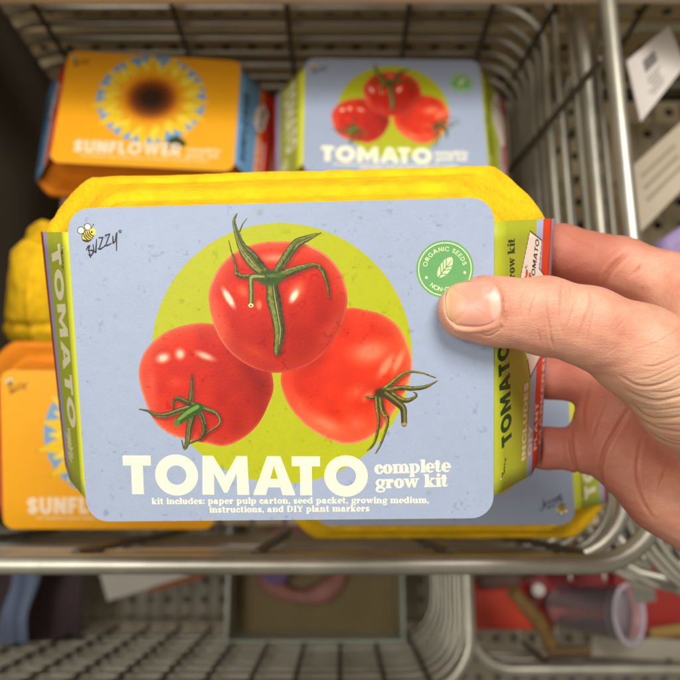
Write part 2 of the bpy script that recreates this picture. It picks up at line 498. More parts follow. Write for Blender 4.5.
def tomato(art, outline, centre, seed, core=(206, 36, 12), rim=(232, 118, 84), dark=(142, 16, 9), darkdir=(1, -.2)):
    """a printed photograph of a tomato: star-shaped outline, tones by distance to its edge"""
    P = smooth_poly(AL(outline)); c = A(*centre)
    ang = np.arctan2(P[:, 1] - c[1], P[:, 0] - c[0]); rad = np.hypot(P[:, 0] - c[0], P[:, 1] - c[1])
    o = np.argsort(ang); ang = ang[o]; rad = rad[o]
    R = rad.max() + 1
    g = art.grid(c[0] - R, c[1] - R, c[0] + R, c[1] + R)
    i0, i1, j0, j1, X, Y = g
    th = np.arctan2(Y - c[1], X - c[0]); r = np.hypot(X - c[0], Y - c[1])
    Rr = np.interp(th, ang, rad, period=2 * math.pi)
    q = r / Rr
    m = np.clip((Rr - r) * art.res + .5, 0, 1)[..., None]
    core, rim, dark = (np.array(k) / 255. for k in (core, rim, dark))
    dd = ((X - c[0]) * darkdir[0] + (Y - c[1]) * darkdir[1]) / (R * math.hypot(*darkdir))
    k = np.clip(.35 + dd * .9, 0, 1)[..., None]
    col = core * (1 - k) + (core * .45 + dark * .55) * k
    lift = (np.clip((q - .55) / .45, 0, 1) ** 3)[..., None] * np.clip(1.05 - k * .75, .25, 1)
    col = col * (1 - lift * .75) + rim * lift * .75
    edge = np.exp(-((q - .985) / .012) ** 2)[..., None] * (.12 + .5 * vnoise(X.shape[0], X.shape[1], 5, seed + 40)[..., None] * np.clip(1.1 - k, .1, 1))
    col = col * (1 - edge) + np.array([.98, .72, .6]) * edge
    n = vnoise(X.shape[0], X.shape[1], 9, seed)[..., None]
    n3 = vnoise(X.shape[0], X.shape[1], 120, seed + 5)[..., None]
    col = col * (.955 + .09 * n) * (.985 + .03 * n3) + np.array([.02, .03, .02]) * (n - .5)
    art.px[j0:j1, i0:i1] = art.px[j0:j1, i0:i1] * (1 - m) + col * m
    full = np.zeros((art.H, art.W), np.float32); full[j0:j1, i0:i1] = m[..., 0]
    return full


def calyx(art, L, base=(98, 108, 40), hi=(176, 172, 92), lo=(46, 52, 20), tip=(120, 96, 50)):
    """sepals: ragged tapering strokes, their colour broken up by fine streaks"""
    if not hasattr(art, 'noise'):
        art.noise = vnoise(art.H, art.W, 420, 71) * .55 + vnoise(art.H, art.W, 160, 72) * .45
    n = art.noise[..., None]
    lo, base, hi = (np.array(k, np.float32) / 255. for k in (lo, base, hi))
    def ramp(sh):
        t = np.clip((n - .5) * 1.0 + sh, 0, 2)
        return np.where(t < 1, lo + (base - lo) * t, base + (hi - base) * (t - 1)).astype(np.float32)
    F0, F1, F2 = ramp(.15), ramp(.65), ramp(1.3)
    R = random.Random(len(L) * 7 + 1)
    for pts, ws in L:
        P = curve(AL(pts)); k = len(P)
        W = np.interp(np.linspace(0, 1, k), np.linspace(0, 1, len(ws)), ws) * .38
        W = W * np.array([R.uniform(.95, 1.05) for _ in range(k)])
        P = P + np.array([[R.uniform(-.05, .05), R.uniform(-.05, .05)] for _ in range(k)]) * np.minimum(1, W[:, None])
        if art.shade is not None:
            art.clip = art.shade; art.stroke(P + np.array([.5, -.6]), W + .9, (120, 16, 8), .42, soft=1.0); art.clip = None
        art.stroke(P, W, F0)
        T = np.gradient(P, axis=0); T /= np.linalg.norm(T, axis=1)[:, None] + 1e-9; Nn = np.stack([-T[:, 1], T[:, 0]], 1)
        Nn *= np.sign(Nn[:, 1:2] - Nn[:, 0:1] + 1e-6)
        art.stroke(P + Nn * W[:, None] * .08, W * .72, F1)
        art.stroke(P + Nn * W[:, None] * .20, W * .30, F2)
        art.stroke(P - Nn * W[:, None] * .16, W * .10, F0)
        if W.max() > 2:
            for _ in range(7):
                o_ = R.uniform(-.38, .40); a0 = R.randrange(0, max(1, k // 2)); a1 = R.randrange(min(k - 1, a0 + k // 3 + 1), k) + 1
                if a1 - a0 < 3: continue
                art.stroke(P[a0:a1] + Nn[a0:a1] * W[a0:a1, None] * o_, W[a0:a1] * R.uniform(.04, .08), R.choice([(214, 206, 140), (176, 170, 96), (52, 62, 24), (70, 84, 30), (128, 136, 60)]), R.uniform(.45, .8))


def buzzy(art, f, s=1.0, bee=True, ink=(20, 20, 26)):
    """bee emblem and hand lettering; f maps emblem units (photo px of the held face) to canvas mm"""
    def z(x, y): return f(70 + x / 11.33, 215 + y / 11.33)
    w = .37 * s

    def S(P, ww, c=ink, a=1.0): art.stroke([z(*p) for p in P], np.array(ww) * w, c, a)
    if bee:
        for cx, cy, R in ((125, 175, 40), (200, 135, 38)):
            p = z(cx, cy); art.ell(p[0], p[1], R / 11.33 * w + .1 * s, R / 11.33 * w * .98 + .1 * s, (40, 36, 30)); art.ell(p[0], p[1], R / 11.33 * w * .88, R / 11.33 * w * .86, (255, 252, 214))
        p = z(200, 238); art.ell(p[0], p[1], 78 / 11.33 * w, 62 / 11.33 * w, (56, 44, 20), rot=.75)
        art.ell(p[0], p[1], 70 / 11.33 * w, 54 / 11.33 * w, (246, 214, 60), rot=.75)
        p = z(255, 190); art.ell(p[0], p[1], 40 / 11.33 * w, 38 / 11.33 * w, (246, 214, 60))
        for k in range(4):
            S([(150 + k * 22, 205 - k * 8), (165 + k * 20, 250 - k * 12), (200 + k * 20, 285 - k * 14), (215 + k * 18, 290 - k * 16)], [.8, 1.3, 1.0, .6], (44, 36, 18))
        S([(150, 285), (200, 300), (235, 285)], [1.6, 2.0, 1.2], (44, 36, 18))
        p = z(245, 195); art.ell(p[0], p[1], .9 * w, 1.1 * w, ink)
        S([(238, 155), (262, 118)], .45); p = z(264, 110); art.ell(p[0], p[1], .7 * w, .7 * w, (60, 60, 66))
    S([(185, 395), (205, 360), (225, 345), (215, 385), (205, 405), (250, 400), (265, 425), (240, 460), (215, 450), (235, 485)], [1.0, 1.2, 1.0, .9, 1.0, 1.5, 1.3, 1.5, 1.2, .8])
    S([(205, 350), (222, 440), (235, 485)], [.8, 1.1, .8])
    S([(262, 335), (270, 410), (292, 425), (298, 330), (302, 275)], [.9, 1.3, 1.6, 1.2, .7])
    S([(330, 260), (372, 255), (330, 385)], [1.4, 1.2, 1.2]); S([(325, 385), (345, 388), (400, 350)], [1.8, 1.5, .9])
    S([(400, 235), (450, 215), (405, 345)], [1.3, 1.2, 1.1]); S([(395, 350), (430, 345), (470, 322)], [1.6, 1.5, .9])
    S([(485, 240), (490, 320), (512, 300), (520, 225), (530, 200)], [1.0, 1.7, 1.0, .9, .8]); S([(533, 200), (527, 300), (527, 405)], [.8, 1.2, .9])
    p = z(568, 188); art.ell(p[0], p[1], 1.7 * w, 1.8 * w, (70, 74, 84)); art.ell(p[0], p[1], .8 * w, .8 * w, (130, 134, 144))


def face_tomato():
    a = Art(FW, FH, 12.5, BLUE)
    c = A(281, 356); r = (A(411, 356)[0] - A(151, 356)[0]) / 2
    a.ell(c[0], c[1], r, r * 1.005, GREEN)
    # left tomato
    K1 = tomato(a, [(139, 378), (141, 360), (149, 346), (164, 333), (182, 326), (202, 323), (224, 327), (248, 340), (266, 358), (273.5, 385), (268, 405), (258, 424), (243, 438), (224, 446), (206, 443), (188, 440), (172, 435), (157, 424), (146, 404)], (206, 385), 5, darkdir=(1, -.1), dark=(138, 18, 12))
    K3 = tomato(a, [(281, 375), (283, 392), (292, 410), (308, 427), (328, 439), (347, 444), (365, 440), (382, 428), (396, 408), (406, 388), (412, 366), (409, 348), (400, 329), (385, 316), (365, 310), (345, 309), (318, 325), (290, 350)], (345, 376), 6, core=(220, 48, 15), rim=(246, 128, 86), dark=(214, 40, 20), darkdir=(-1, 1))
    a.clip = np.maximum(K1, K3)
    for (x, y, rx, ry, rot, al) in ((250, 372, 9, 17, .5, .5), (262, 392, 9, 26, 0, .45), (315, 362, 17, 8, .6, .4)):
        p = A(x, y); a.ell(p[0], p[1], rx * .37, ry * .37, (120, 14, 10), al, rot, .8)
    a.clip = None
    K2 = tomato(a, [(208.6, 298), (212, 281), (221, 265), (236, 252), (255, 244), (276, 241.5), (300, 243), (322, 252), (338, 268), (346, 288), (347, 305), (342, 325), (330, 346), (312, 363), (290, 371), (270, 372.5), (249, 366), (228, 350), (214, 326)], (278, 304), 7, core=(208, 36, 12), dark=(138, 17, 8), darkdir=(.5, -1))
    # soft lights in the printed photograph
    L = [(276, 258, 17, 4.5, 0, (250, 150, 118), .8, .7), (228.5, 298, 3.6, 11.5, .5, (255, 226, 200), .95, .4), (296, 292, 7, 12, -.55, (244, 120, 84), .75, .5), (294, 296, 3.4, 7.5, -.55, (255, 226, 200), .95, .4),
         (243, 291, 5, 7, .6, (240, 110, 78), .7, .6), (259, 305, 3, 5, 0, (246, 140, 106), .8, .5), (218, 320, 7, 20, .45, (236, 104, 74), .5, .9), (330, 330, 6, 22, -.6, (214, 84, 62), .4, .9), (255, 352, 17, 5, -.5, (224, 84, 56), .4, .9),
         (163, 358, 7, 5, .3, (255, 212, 184), .92, .55), (180, 354, 5, 5.5, 0, (255, 210, 182), .9, .55), (205, 356, 10, 3.6, -.4, (255, 206, 176), .85, .6), (175, 382, 9, 5, 0, (240, 92, 60), .4, .9), (152, 385, 5, 20, 0, (240, 110, 84), .45, .9), (180, 405, 20, 9, 0, (232, 70, 40), .4, .9),
         (370, 352, 20, 12, .1, (252, 140, 104), .75, .6), (386, 366, 5, 14, -.6, (255, 150, 110), .8, .5), (398, 362, 4, 13, -.45, (255, 150, 110), .8, .5), (357, 392, 10, 7, .4, (250, 120, 84), .5, .8), (326, 424, 22, 8, -.45, (250, 140, 100), .7, .7), (357, 424, 13, 10, .3, (252, 120, 84), .6, .8), (382, 412, 9, 9, 0, (250, 110, 76), .6, .8), (300, 405, 6, 16, .6, (246, 110, 76), .5, .9), (368, 396, 7, 4, .7, (255, 150, 112), .7, .6)]
    for q_, (x, y, rx, ry, rot, col, al, soft) in enumerate(L):
        a.clip = K2 if q_ < 9 else (K1 if q_ < 15 else K3) * (1 - K2)
        p = A(x, y); a.ell(p[0], p[1], rx * .37, ry * .37, col, al, rot, soft)
    for x, y, rx, ry, al in ((273, 280, 26, 12, .3), (196, 405, 20, 13, .35), (380, 392, 13, 12, .35)):
        p = A(x, y); a.ell(p[0], p[1], rx * .37, ry * .37, (150, 20, 10), al, 0, .9)
    a.clip = None
    # stalks and sepals
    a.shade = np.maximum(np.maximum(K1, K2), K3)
    def z1(L): return [(220 + x / 4.857, 210 + y / 4.857) for x, y in L]
    def z2(L): return [(135 + x / 6.8, 360 + y / 6.8) for x, y in L]
    def z3(L): return [(350 + x / 7.158, 360 + y / 7.158) for x, y in L]
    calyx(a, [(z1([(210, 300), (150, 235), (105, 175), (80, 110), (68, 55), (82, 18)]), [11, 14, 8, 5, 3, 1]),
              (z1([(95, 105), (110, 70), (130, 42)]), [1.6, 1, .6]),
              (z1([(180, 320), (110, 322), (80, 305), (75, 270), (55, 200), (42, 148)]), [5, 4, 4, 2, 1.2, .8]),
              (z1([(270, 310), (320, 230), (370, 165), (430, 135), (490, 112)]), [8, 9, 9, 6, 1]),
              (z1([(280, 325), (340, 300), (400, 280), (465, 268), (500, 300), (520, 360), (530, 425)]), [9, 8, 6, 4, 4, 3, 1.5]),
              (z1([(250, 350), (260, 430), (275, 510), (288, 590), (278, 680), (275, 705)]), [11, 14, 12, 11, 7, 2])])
    p = A(270, 278); a.ell(p[0], p[1], 5.0, 3.2, (62, 86, 30), 1, 0, .25); a.ell(p[0] - .6, p[1] + .4, 3.6, 2.2, (44, 74, 22), 1, 0, .5); a.ell(p[0] + .5, p[1] + .8, 3.2, .8, (128, 140, 60), .6, 0, .6)
    P = curve(AL(z1([(215, 325), (160, 325), (150, 350), (152, 400), (150, 465)])))
    a.stroke(P, np.array([6, 7, 5.5, 5, 5.5]) * .37, (74, 84, 34)); a.stroke(P + np.array([-.15, .1]), np.array([2, 3, 2.2, 2, 2]) * .37, (150, 158, 84)); p = A(*z1([(150, 464)])[0]); a.ell(p[0], p[1], 1.0, .8, (236, 214, 150)); a.ell(p[0], p[1] - .1, .35, .28, (60, 40, 20))
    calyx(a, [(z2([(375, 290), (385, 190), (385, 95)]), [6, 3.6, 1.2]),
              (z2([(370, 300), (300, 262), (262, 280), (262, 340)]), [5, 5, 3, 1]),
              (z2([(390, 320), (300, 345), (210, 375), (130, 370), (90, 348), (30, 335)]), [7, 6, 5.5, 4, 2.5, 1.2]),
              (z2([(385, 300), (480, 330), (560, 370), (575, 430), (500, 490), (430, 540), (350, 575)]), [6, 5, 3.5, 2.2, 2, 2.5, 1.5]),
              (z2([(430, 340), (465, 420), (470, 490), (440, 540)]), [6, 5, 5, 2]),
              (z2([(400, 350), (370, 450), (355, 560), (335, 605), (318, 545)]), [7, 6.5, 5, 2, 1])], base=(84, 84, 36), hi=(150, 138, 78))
    P = curve(AL(z2([(430, 325), (370, 360), (285, 425)])))
    a.stroke(P, np.array([11, 10, 7.5]) * .37, (50, 84, 26)); a.stroke(P + np.array([-.3, .4]), np.array([4, 4, 3]) * .37, (118, 158, 60), .9); p = A(*z2([(283, 427)])[0]); a.ell(p[0], p[1], 1.3, 1.5, (86, 122, 42))
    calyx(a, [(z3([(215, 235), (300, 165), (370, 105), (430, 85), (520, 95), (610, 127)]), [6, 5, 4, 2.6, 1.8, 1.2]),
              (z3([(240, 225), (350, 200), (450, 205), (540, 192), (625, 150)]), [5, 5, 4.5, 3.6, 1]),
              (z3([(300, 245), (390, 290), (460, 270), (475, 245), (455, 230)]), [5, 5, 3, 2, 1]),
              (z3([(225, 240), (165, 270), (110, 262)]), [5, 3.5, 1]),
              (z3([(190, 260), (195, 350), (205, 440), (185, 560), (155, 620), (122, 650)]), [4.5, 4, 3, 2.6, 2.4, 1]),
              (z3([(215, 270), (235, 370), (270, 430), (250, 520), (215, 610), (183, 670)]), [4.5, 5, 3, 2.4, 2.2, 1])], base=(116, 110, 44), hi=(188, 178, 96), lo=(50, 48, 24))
    p = A(*z3([(215, 235)])[0]); a.ell(p[0], p[1], 2.2, 1.8, (58, 56, 24), 1, 0, .4)
    P = curve(AL(z3([(250, 240), (330, 300), (378, 345), (385, 400), (387, 458)])))
    a.stroke(P, np.array([8, 7.5, 7, 6, 6]) * .37, (66, 60, 28)); a.stroke(P + np.array([.25, .3]), np.array([2.5] * 5) * .37, (126, 118, 60), .9); p = A(*z3([(388, 460)])[0]); a.ell(p[0], p[1], 1.1, .7, (160, 142, 84))
    # words
    cap = np.linalg.norm(A(140, 494) - A(140, 455.5))
    text(a, 'TOMATO', SANS, A(124.2, 494), A(367.7, 495.6), cap, CREAM, gap=.105, kern={'AT': -.19, 'MA': .0})
    text(a, 'complete', SERB, A(374.5, 474), A(450.3, 471.6), 9.6 * .37, CREAM, gap=.03)
    text(a, 'grow kit', SERB, A(375.5, 488.6), A(447.8, 486.4), 9.6 * .37, CREAM, gap=.03)
    text(a, 'kit includes: paper pulp carton, seed packet, growing medium,', SER, A(151.8, 504.2), A(429, 503), 4.7 * .37, CREAM, gap=.10)
    text(a, 'instructions, and DIY plant markers', SER, A(209.5, 512.6), A(369.5, 511.3), 4.7 * .37, CREAM, gap=.10)
    # round seal
    c = A(444.8, 269.3); k = np.linalg.norm(A(473.6, 269) - A(416, 269)) / 2
    a.ell(c[0], c[1], k, k, (112, 172, 108)); a.ell(c[0], c[1], k * .93, k * .93, (240, 240, 178)); a.ell(c[0], c[1], k * .895, k * .895, (106, 168, 104))

    def ring(s, r, mid, step, col, flip=False, h=.15):
        ws = [SANSL[q][0] + .17 for q in s]; tot = sum(ws); pos = -tot / 2
        for ch, w in zip(s, ws):
            t = math.radians(mid) - (pos + w / 2) * h * k / (r * k) * (1 if not flip else -1)
            rad = np.array([math.cos(t), math.sin(t)]); tan = np.array([rad[1], -rad[0]])
            if flip: rad2 = -rad; tan = -tan
            else: rad2 = rad
            o = c + rad * r * k - tan * (w - .17) / 2 * h * k
            wd, ops = SANSL[ch]
            if ops: a.glyph(ev(ops), wd, o, tan * h * k, rad2 * h * k, col)
            pos += w
    ring('ORGANIC SEEDS', .63, 91, 0, (244, 244, 190))
    ring('NON-GMO', .78, 268, 0, (244, 244, 190), True)
    for ang in (203, -11):
        a.ell(c[0] + math.cos(math.radians(ang)) * .7 * k, c[1] + math.sin(math.radians(ang)) * .7 * k, .5, .5, (244, 244, 190))
    lf = lambda x, y: A(410 + x / 9.714, 235 + y / 9.714)
    a.poly(smooth_poly([lf(*q) for q in [(275, 415), (268, 350), (300, 285), (345, 235), (405, 218), (412, 280), (390, 340), (345, 390)]], 6), (244, 244, 186))
    G2 = (106, 168, 104)
    a.stroke([lf(272, 420), lf(330, 340), lf(402, 250)], [.55, .45, .3], G2)
    for q0, q1 in (((300, 375), (296, 300)), ((322, 345), (322, 262)), ((348, 312), (352, 240)), ((300, 385), (350, 380)), ((330, 345), (385, 335)), ((355, 315), (408, 300))):
        a.stroke([lf(*q0), lf(*q1)], .42, G2)
    buzzy(a, A)
    return a.image('tomato_kit_face_print', .022, 3, 1.0)


def panel_base(c0, c1, c2, seed):
    a = Art(PW, PH, 10, c0)
    return a


def panel_right():                                   # s runs left to right from the fold
    a = Art(PW, PH, 10, (178, 184, 48))
    def band(p0, p1, q0, q1, col): a.poly([RP(*p0), RP(*p1), RP(*q1), RP(*q0)], col)
    s1 = RP(537, 225)[0]; s2 = RP(543.5, 225)[0]; s3 = RP(552, 225)[0]
    a.poly([(s1, 0), (s2, 0), (s2, PH), (s1, PH)], (176, 184, 218))
    a.poly([(s2, 0), (s3, 0), (s3, PH), (s2, PH)], (222, 70, 34))
    a.poly([(s3, 0), (PW, 0), (PW, PH), (s3, PH)], (176, 170, 208))
    DK = (36, 72, 34)
    text(a, 'TOMATO', SANS, RP(512, 440), RP(509, 340), RP(512, 420)[0] - RP(501.8, 420)[0], DK, gap=.12)
    h = RP(515, 260)[0] - RP(510, 260)[0]
    text(a, 'complete', SERB, RP(508, 334), RP(507.5, 292), h, DK, gap=.05)
    text(a, 'grow kit', SERB, RP(515, 285), RP(515, 238.5), h, DK, gap=.05)
    # the printed plant marker
    W = [(530.2, 231), (542.2, 240.5), (539.3, 268), (546, 278), (543, 340), (540, 358), (530.5, 377.5), (528, 360), (518, 330), (520.5, 278)]
    P = [RP(*q) for q in W]; a.poly(P, (250, 236, 222))
    a.stroke(P[:2], .5, (24, 22, 22)); a.stroke(P[2:4], .5, (24, 22, 22)); a.stroke(P[5:8], .7, (24, 22, 22))
    for e in ((9, 0), (1, 2), (8, 9), (3, 4)):
        p, q = P[e[0]], P[e[1]]; n = max(2, int(np.linalg.norm(q - p) / 2))
        for i in range(n): a.stroke([p + (q - p) * (i / n), p + (q - p) * ((i + .6) / n)], .5, (24, 22, 22))
    text(a, 'TOMATO', SANS2, RP(534.2, 282), RP(539.6, 240.5), 3.8, (24, 22, 22), gap=.14)
    for x, y in ((527, 273), (526, 279), (530, 276)):
        p = RP(x, y); a.ell(p[0], p[1], 1.3, 1.5, (224, 84, 50), .9)
    p = RP(526.5, 267.5); a.stroke([p + np.array([-1.4, 0]), p, p + np.array([1.3, .8])], .3, (40, 60, 24)); a.stroke([p + np.array([-1, 1]), p + np.array([0, -1])], .3, (40, 60, 24))
    PK = (255, 226, 208)
    text(a, 'INCLUDES', SANS3, RP(525.6, 459), RP(528.6, 382), 4.6, PK, gap=.1)
    text(a, 'DIY', SANS3, RP(531.6, 454), RP(532.9, 424), 4.4, PK, gap=.1)
    text(a, 'PLANT', SANS3, RP(537, 449), RP(539, 402), 4.2, PK, gap=.1)
    text(a, 'MARKERS!', SANS3, RP(541.2, 443.5), RP(546, 358), 3.9, PK, gap=.08)
    # small emblem running up the panel
    o = RP(500, 485); e = RP(505.5, 456)

    def f(px, py):
        u = (px - 70) / 55.; v = (py - 215) / 45.
        return o + (e - o) * u + np.array([1, .0]) * (v - .3) * 5.0
    buzzy(a, f, .62, True)
    return a.image('right_panel_print', .025, 21, .5)


def panel_left():
    PW = PWL
    a = Art(PW, PH, 10, (176, 184, 52))
    s1 = LP(52.5, 300)[0]; s2 = LP(49.3, 300)[0]
    a.poly([(0, 0), (s1, 0), (s1, PH), (0, PH)], (164, 162, 200)); a.poly([(0, 0), (s2, 0), (s2, PH), (0, PH)], (198, 44, 36))
    f = LP(66.5, 300)[0]; a.poly([(f, 0), (PW, 0), (PW, PH), (f, PH)], (222, 226, 60))
    hh = (LP(64, 300)[0] - LP(55.5, 300)[0])
    text(a, 'TOMATO', SANS, LP(50.5, 248), LP(68.5, 425), hh, (250, 240, 200), gap=.12)
    text(a, 'complete', SERB, LP(66.8, 428), LP(70.2, 458), hh * .4, (240, 234, 190), gap=.05)
    text(a, 'grow kit', SERB, LP(66, 433), LP(68.2, 458), hh * .4, (240, 234, 190), gap=.05)
    o = LP(62, 242); e = LP(63.5, 272)

    def g(px, py):
        u = (px - 70) / 55.; v = (py - 215) / 45.
        return o + (e - o) * u + np.array([-1, 0]) * (v - .35) * 7.5
    buzzy(a, g, .62, True)
    return a.image('left_panel_print', .025, 31, .5)


def face_sunflower():
    a = Art(FW, FH, 6, (248, 172, 22))
    c = np.array([FW * .505, FH * .60]); r = 49.
    R = random.Random(3)
    a.ell(c[0], c[1], r * .985, r * .985, (120, 170, 214))
    for ring, (n, l, w, col) in enumerate(((15, 1.08, .135, (250, 206, 36)), (15, .93, .125, (254, 224, 66)), (16, .76, .12, (246, 186, 22)))):
        for i in range(n):
            t = 2 * math.pi * (i + .5 * ring + R.uniform(-.12, .12)) / n; L = r * l * R.uniform(.93, 1.05)
            d = np.array([math.cos(t), math.sin(t)]); q = np.array([-d[1], d[0]])
            P = [c + d * L * .3 - q * r * w * .5, c + d * L * .65 - q * r * w * .95, c + d * L * .88 - q * r * w * .42, c + d * L * 1.03, c + d * L * .88 + q * r * w * .42, c + d * L * .65 + q * r * w * .95, c + d * L * .3 + q * r * w * .5]
            a.poly(smooth_poly(P, 4), (206, 150, 20)); m = np.mean(P, 0); a.poly(smooth_poly([m + (p - m) * .93 for p in P], 4), col)
            a.stroke([c + d * L * .4, c + d * L * .85], .5, (222, 160, 20), .6)
    a.ell(c[0], c[1], r * .56, r * .56, (226, 120, 14), .9, 0, .3); a.ell(c[0], c[1], r * .42, r * .42, (120, 58, 16), 1, 0, .25); a.ell(c[0], c[1], r * .25, r * .25, (44, 26, 14), 1, 0, .4)
    for i in range(500):
        t = i * 2.39996; q = r * .45 * math.sqrt(i / 500); a.ell(c[0] + q * math.cos(t), c[1] + q * math.sin(t), .35, .35, (160, 90, 26) if i % 2 else (40, 22, 12), .7)
    for P in ([(FW * .62, FH * .23), (FW * .67, FH * .28), (FW * .73, FH * .21), (FW * .67, FH * .18)], [(FW * .60, FH * .2), (FW * .66, FH * .22), (FW * .68, FH * .14)]):
        a.poly(smooth_poly(P, 5), (52, 70, 24))
    W = (252, 226, 190)
    text(a, 'SUNFLOWER', SANS, (FW * .115, FH * .095), (FW * .70, FH * .105), 12.8, W, gap=.12)
    text(a, 'complete', SERB, (FW * .73, FH * .15), (FW * .92, FH * .155), 3.0, W, gap=.03)
    text(a, 'grow kit', SERB, (FW * .73, FH * .10), (FW * .91, FH * .105), 3.0, W, gap=.03)
    text(a, 'kit includes: paper pulp carton, seed packet, growing medium,', SER, (FW * .16, FH * .062), (FW * .86, FH * .066), 1.7, W, gap=.1)
    buzzy(a, A, 1.0)
    return a.image('sunflower_kit_face_print', .02, 5, 0)


def panel_sun():
    a = Art(PW, PH, 5, (110, 160, 206))
    a.poly([(30, 0), (38, 0), (38, PH), (30, PH)], (236, 130, 40)); a.poly([(38, 0), (PW, 0), (PW, PH), (38, PH)], (208, 42, 30))
    text(a, 'SUNFLOWER', SANS, (16, 12), (16, 86), 9, (52, 84, 110), gap=.12)
    P = [(30, 56), (40, 62), (45, 84), (38, 92), (26, 80), (24, 62)]
    a.poly(P, (240, 228, 214)); text(a, 'SUN', SANS2, (37, 60), (40, 84), 5, (40, 40, 40), gap=.14)
    text(a, 'INCLUDES', SANS2, (33, 8), (33, 50), 4, (246, 214, 196)); text(a, 'DIY PLANT', SANS2, (39, 8), (39, 50), 4, (246, 214, 196)); text(a, 'MARKERS!', SANS2, (45, 8), (45, 50), 4, (246, 214, 196))
    return a.image('sunflower_panel_print', .02, 8, 0)


def print_mat(name, im, rough=.42):
    m = bpy.data.materials.new(name); m.use_nodes = True; nt = m.node_tree; b = nt.nodes['Principled BSDF']
    t = nt.nodes.new('ShaderNodeTexImage'); t.image = im; t.interpolation = 'Cubic'; t.extension = 'EXTEND'
    nt.links.new(t.outputs[0], b.inputs['Base Color'])
    b.inputs['Roughness'].default_value = rough; b.inputs['Specular IOR Level'].default_value = .35
    tc = nt.nodes.new('ShaderNodeTexCoord')
    n = nt.nodes.new('ShaderNodeTexNoise'); n.inputs['Scale'].default_value = 900; n.inputs['Detail'].default_value = 4
    n2 = nt.nodes.new('ShaderNodeTexNoise'); n2.inputs['Scale'].default_value = 35; n2.inputs['Detail'].default_value = 3
    nt.links.new(tc.outputs['Object'], n.inputs[0]); nt.links.new(tc.outputs['Object'], n2.inputs[0])
    ad = nt.nodes.new('ShaderNodeMath'); ad.operation = 'MULTIPLY_ADD'; ad.inputs[1].default_value = 4.0
    nt.links.new(n2.outputs[0], ad.inputs[0]); nt.links.new(n.outputs[0], ad.inputs[2])
    bp = nt.nodes.new('ShaderNodeBump'); bp.inputs['Strength'].default_value = .12; bp.inputs['Distance'].default_value = .0004
    nt.links.new(ad.outputs[0], bp.inputs['Height']); nt.links.new(bp.outputs[0], b.inputs['Normal'])
    return m


M_CARD = mat('raw_card_edge', (.78, .76, .70), .8)
M_FACE = print_mat('printed_tomato_card', face_tomato())
M_PR = print_mat('printed_right_panel', panel_right())
M_PL = print_mat('printed_left_panel', panel_left())
M_SF = print_mat('printed_sunflower_card', face_sunflower())
M_SP = print_mat('printed_sunflower_panel', panel_sun())
M_YEL = mat('yellow_pulp', (.92, .55, .014), .92, bump=.8, bscale=640, vary=.20, vscale=110, spec=.10)
M_ORG = mat('orange_pulp', (.80, .24, .01), .75, bump=.55, bscale=700, vary=.10, vscale=60, spec=.25)


# ------------------------------------------------------------------ one grow kit, its parts in its own frame (face centre at 0, z towards the viewer)
def sheet(name, outline, thick, nrm, uvf, mats, parent):
    """flat card sheet: outline 3-D points, extruded against nrm"""
    n = len(outline); P = [Vector(p) for p in outline]; nv = Vector(nrm).normalized()
    V = P + [p - nv * thick for p in P]
    F = [tuple(range(n)), tuple(range(2 * n - 1, n - 1, -1))] + [(i, i + n, (i + 1) % n + n, (i + 1) % n) for i in range(n)]
    uv = [uvf(p) for p in P] * 2
    mi = [0, 1] + [1] * n
    o = mesh(name, V, F, mats, parent, uv=uv, mi=mi)
    bm = bmesh.new(); bm.from_mesh(o.data)
    bmesh.ops.recalc_face_normals(bm, faces=bm.faces); bm.to_mesh(o.data); bm.free()
    return o


def rrect(w, h, r, n=8, cx=0, cy=0):
    o = []
    for sx, sy, a0 in ((1, 1, 0), (-1, 1, 90), (-1, -1, 180), (1, -1, 270)):
        for k in range(n + 1):
            a = math.radians(a0 + 90 * k / n)
            o.append((cx + sx * (w / 2 - r) + r * math.cos(a), cy + sy * (h / 2 - r) + r * math.sin(a)))
    return o


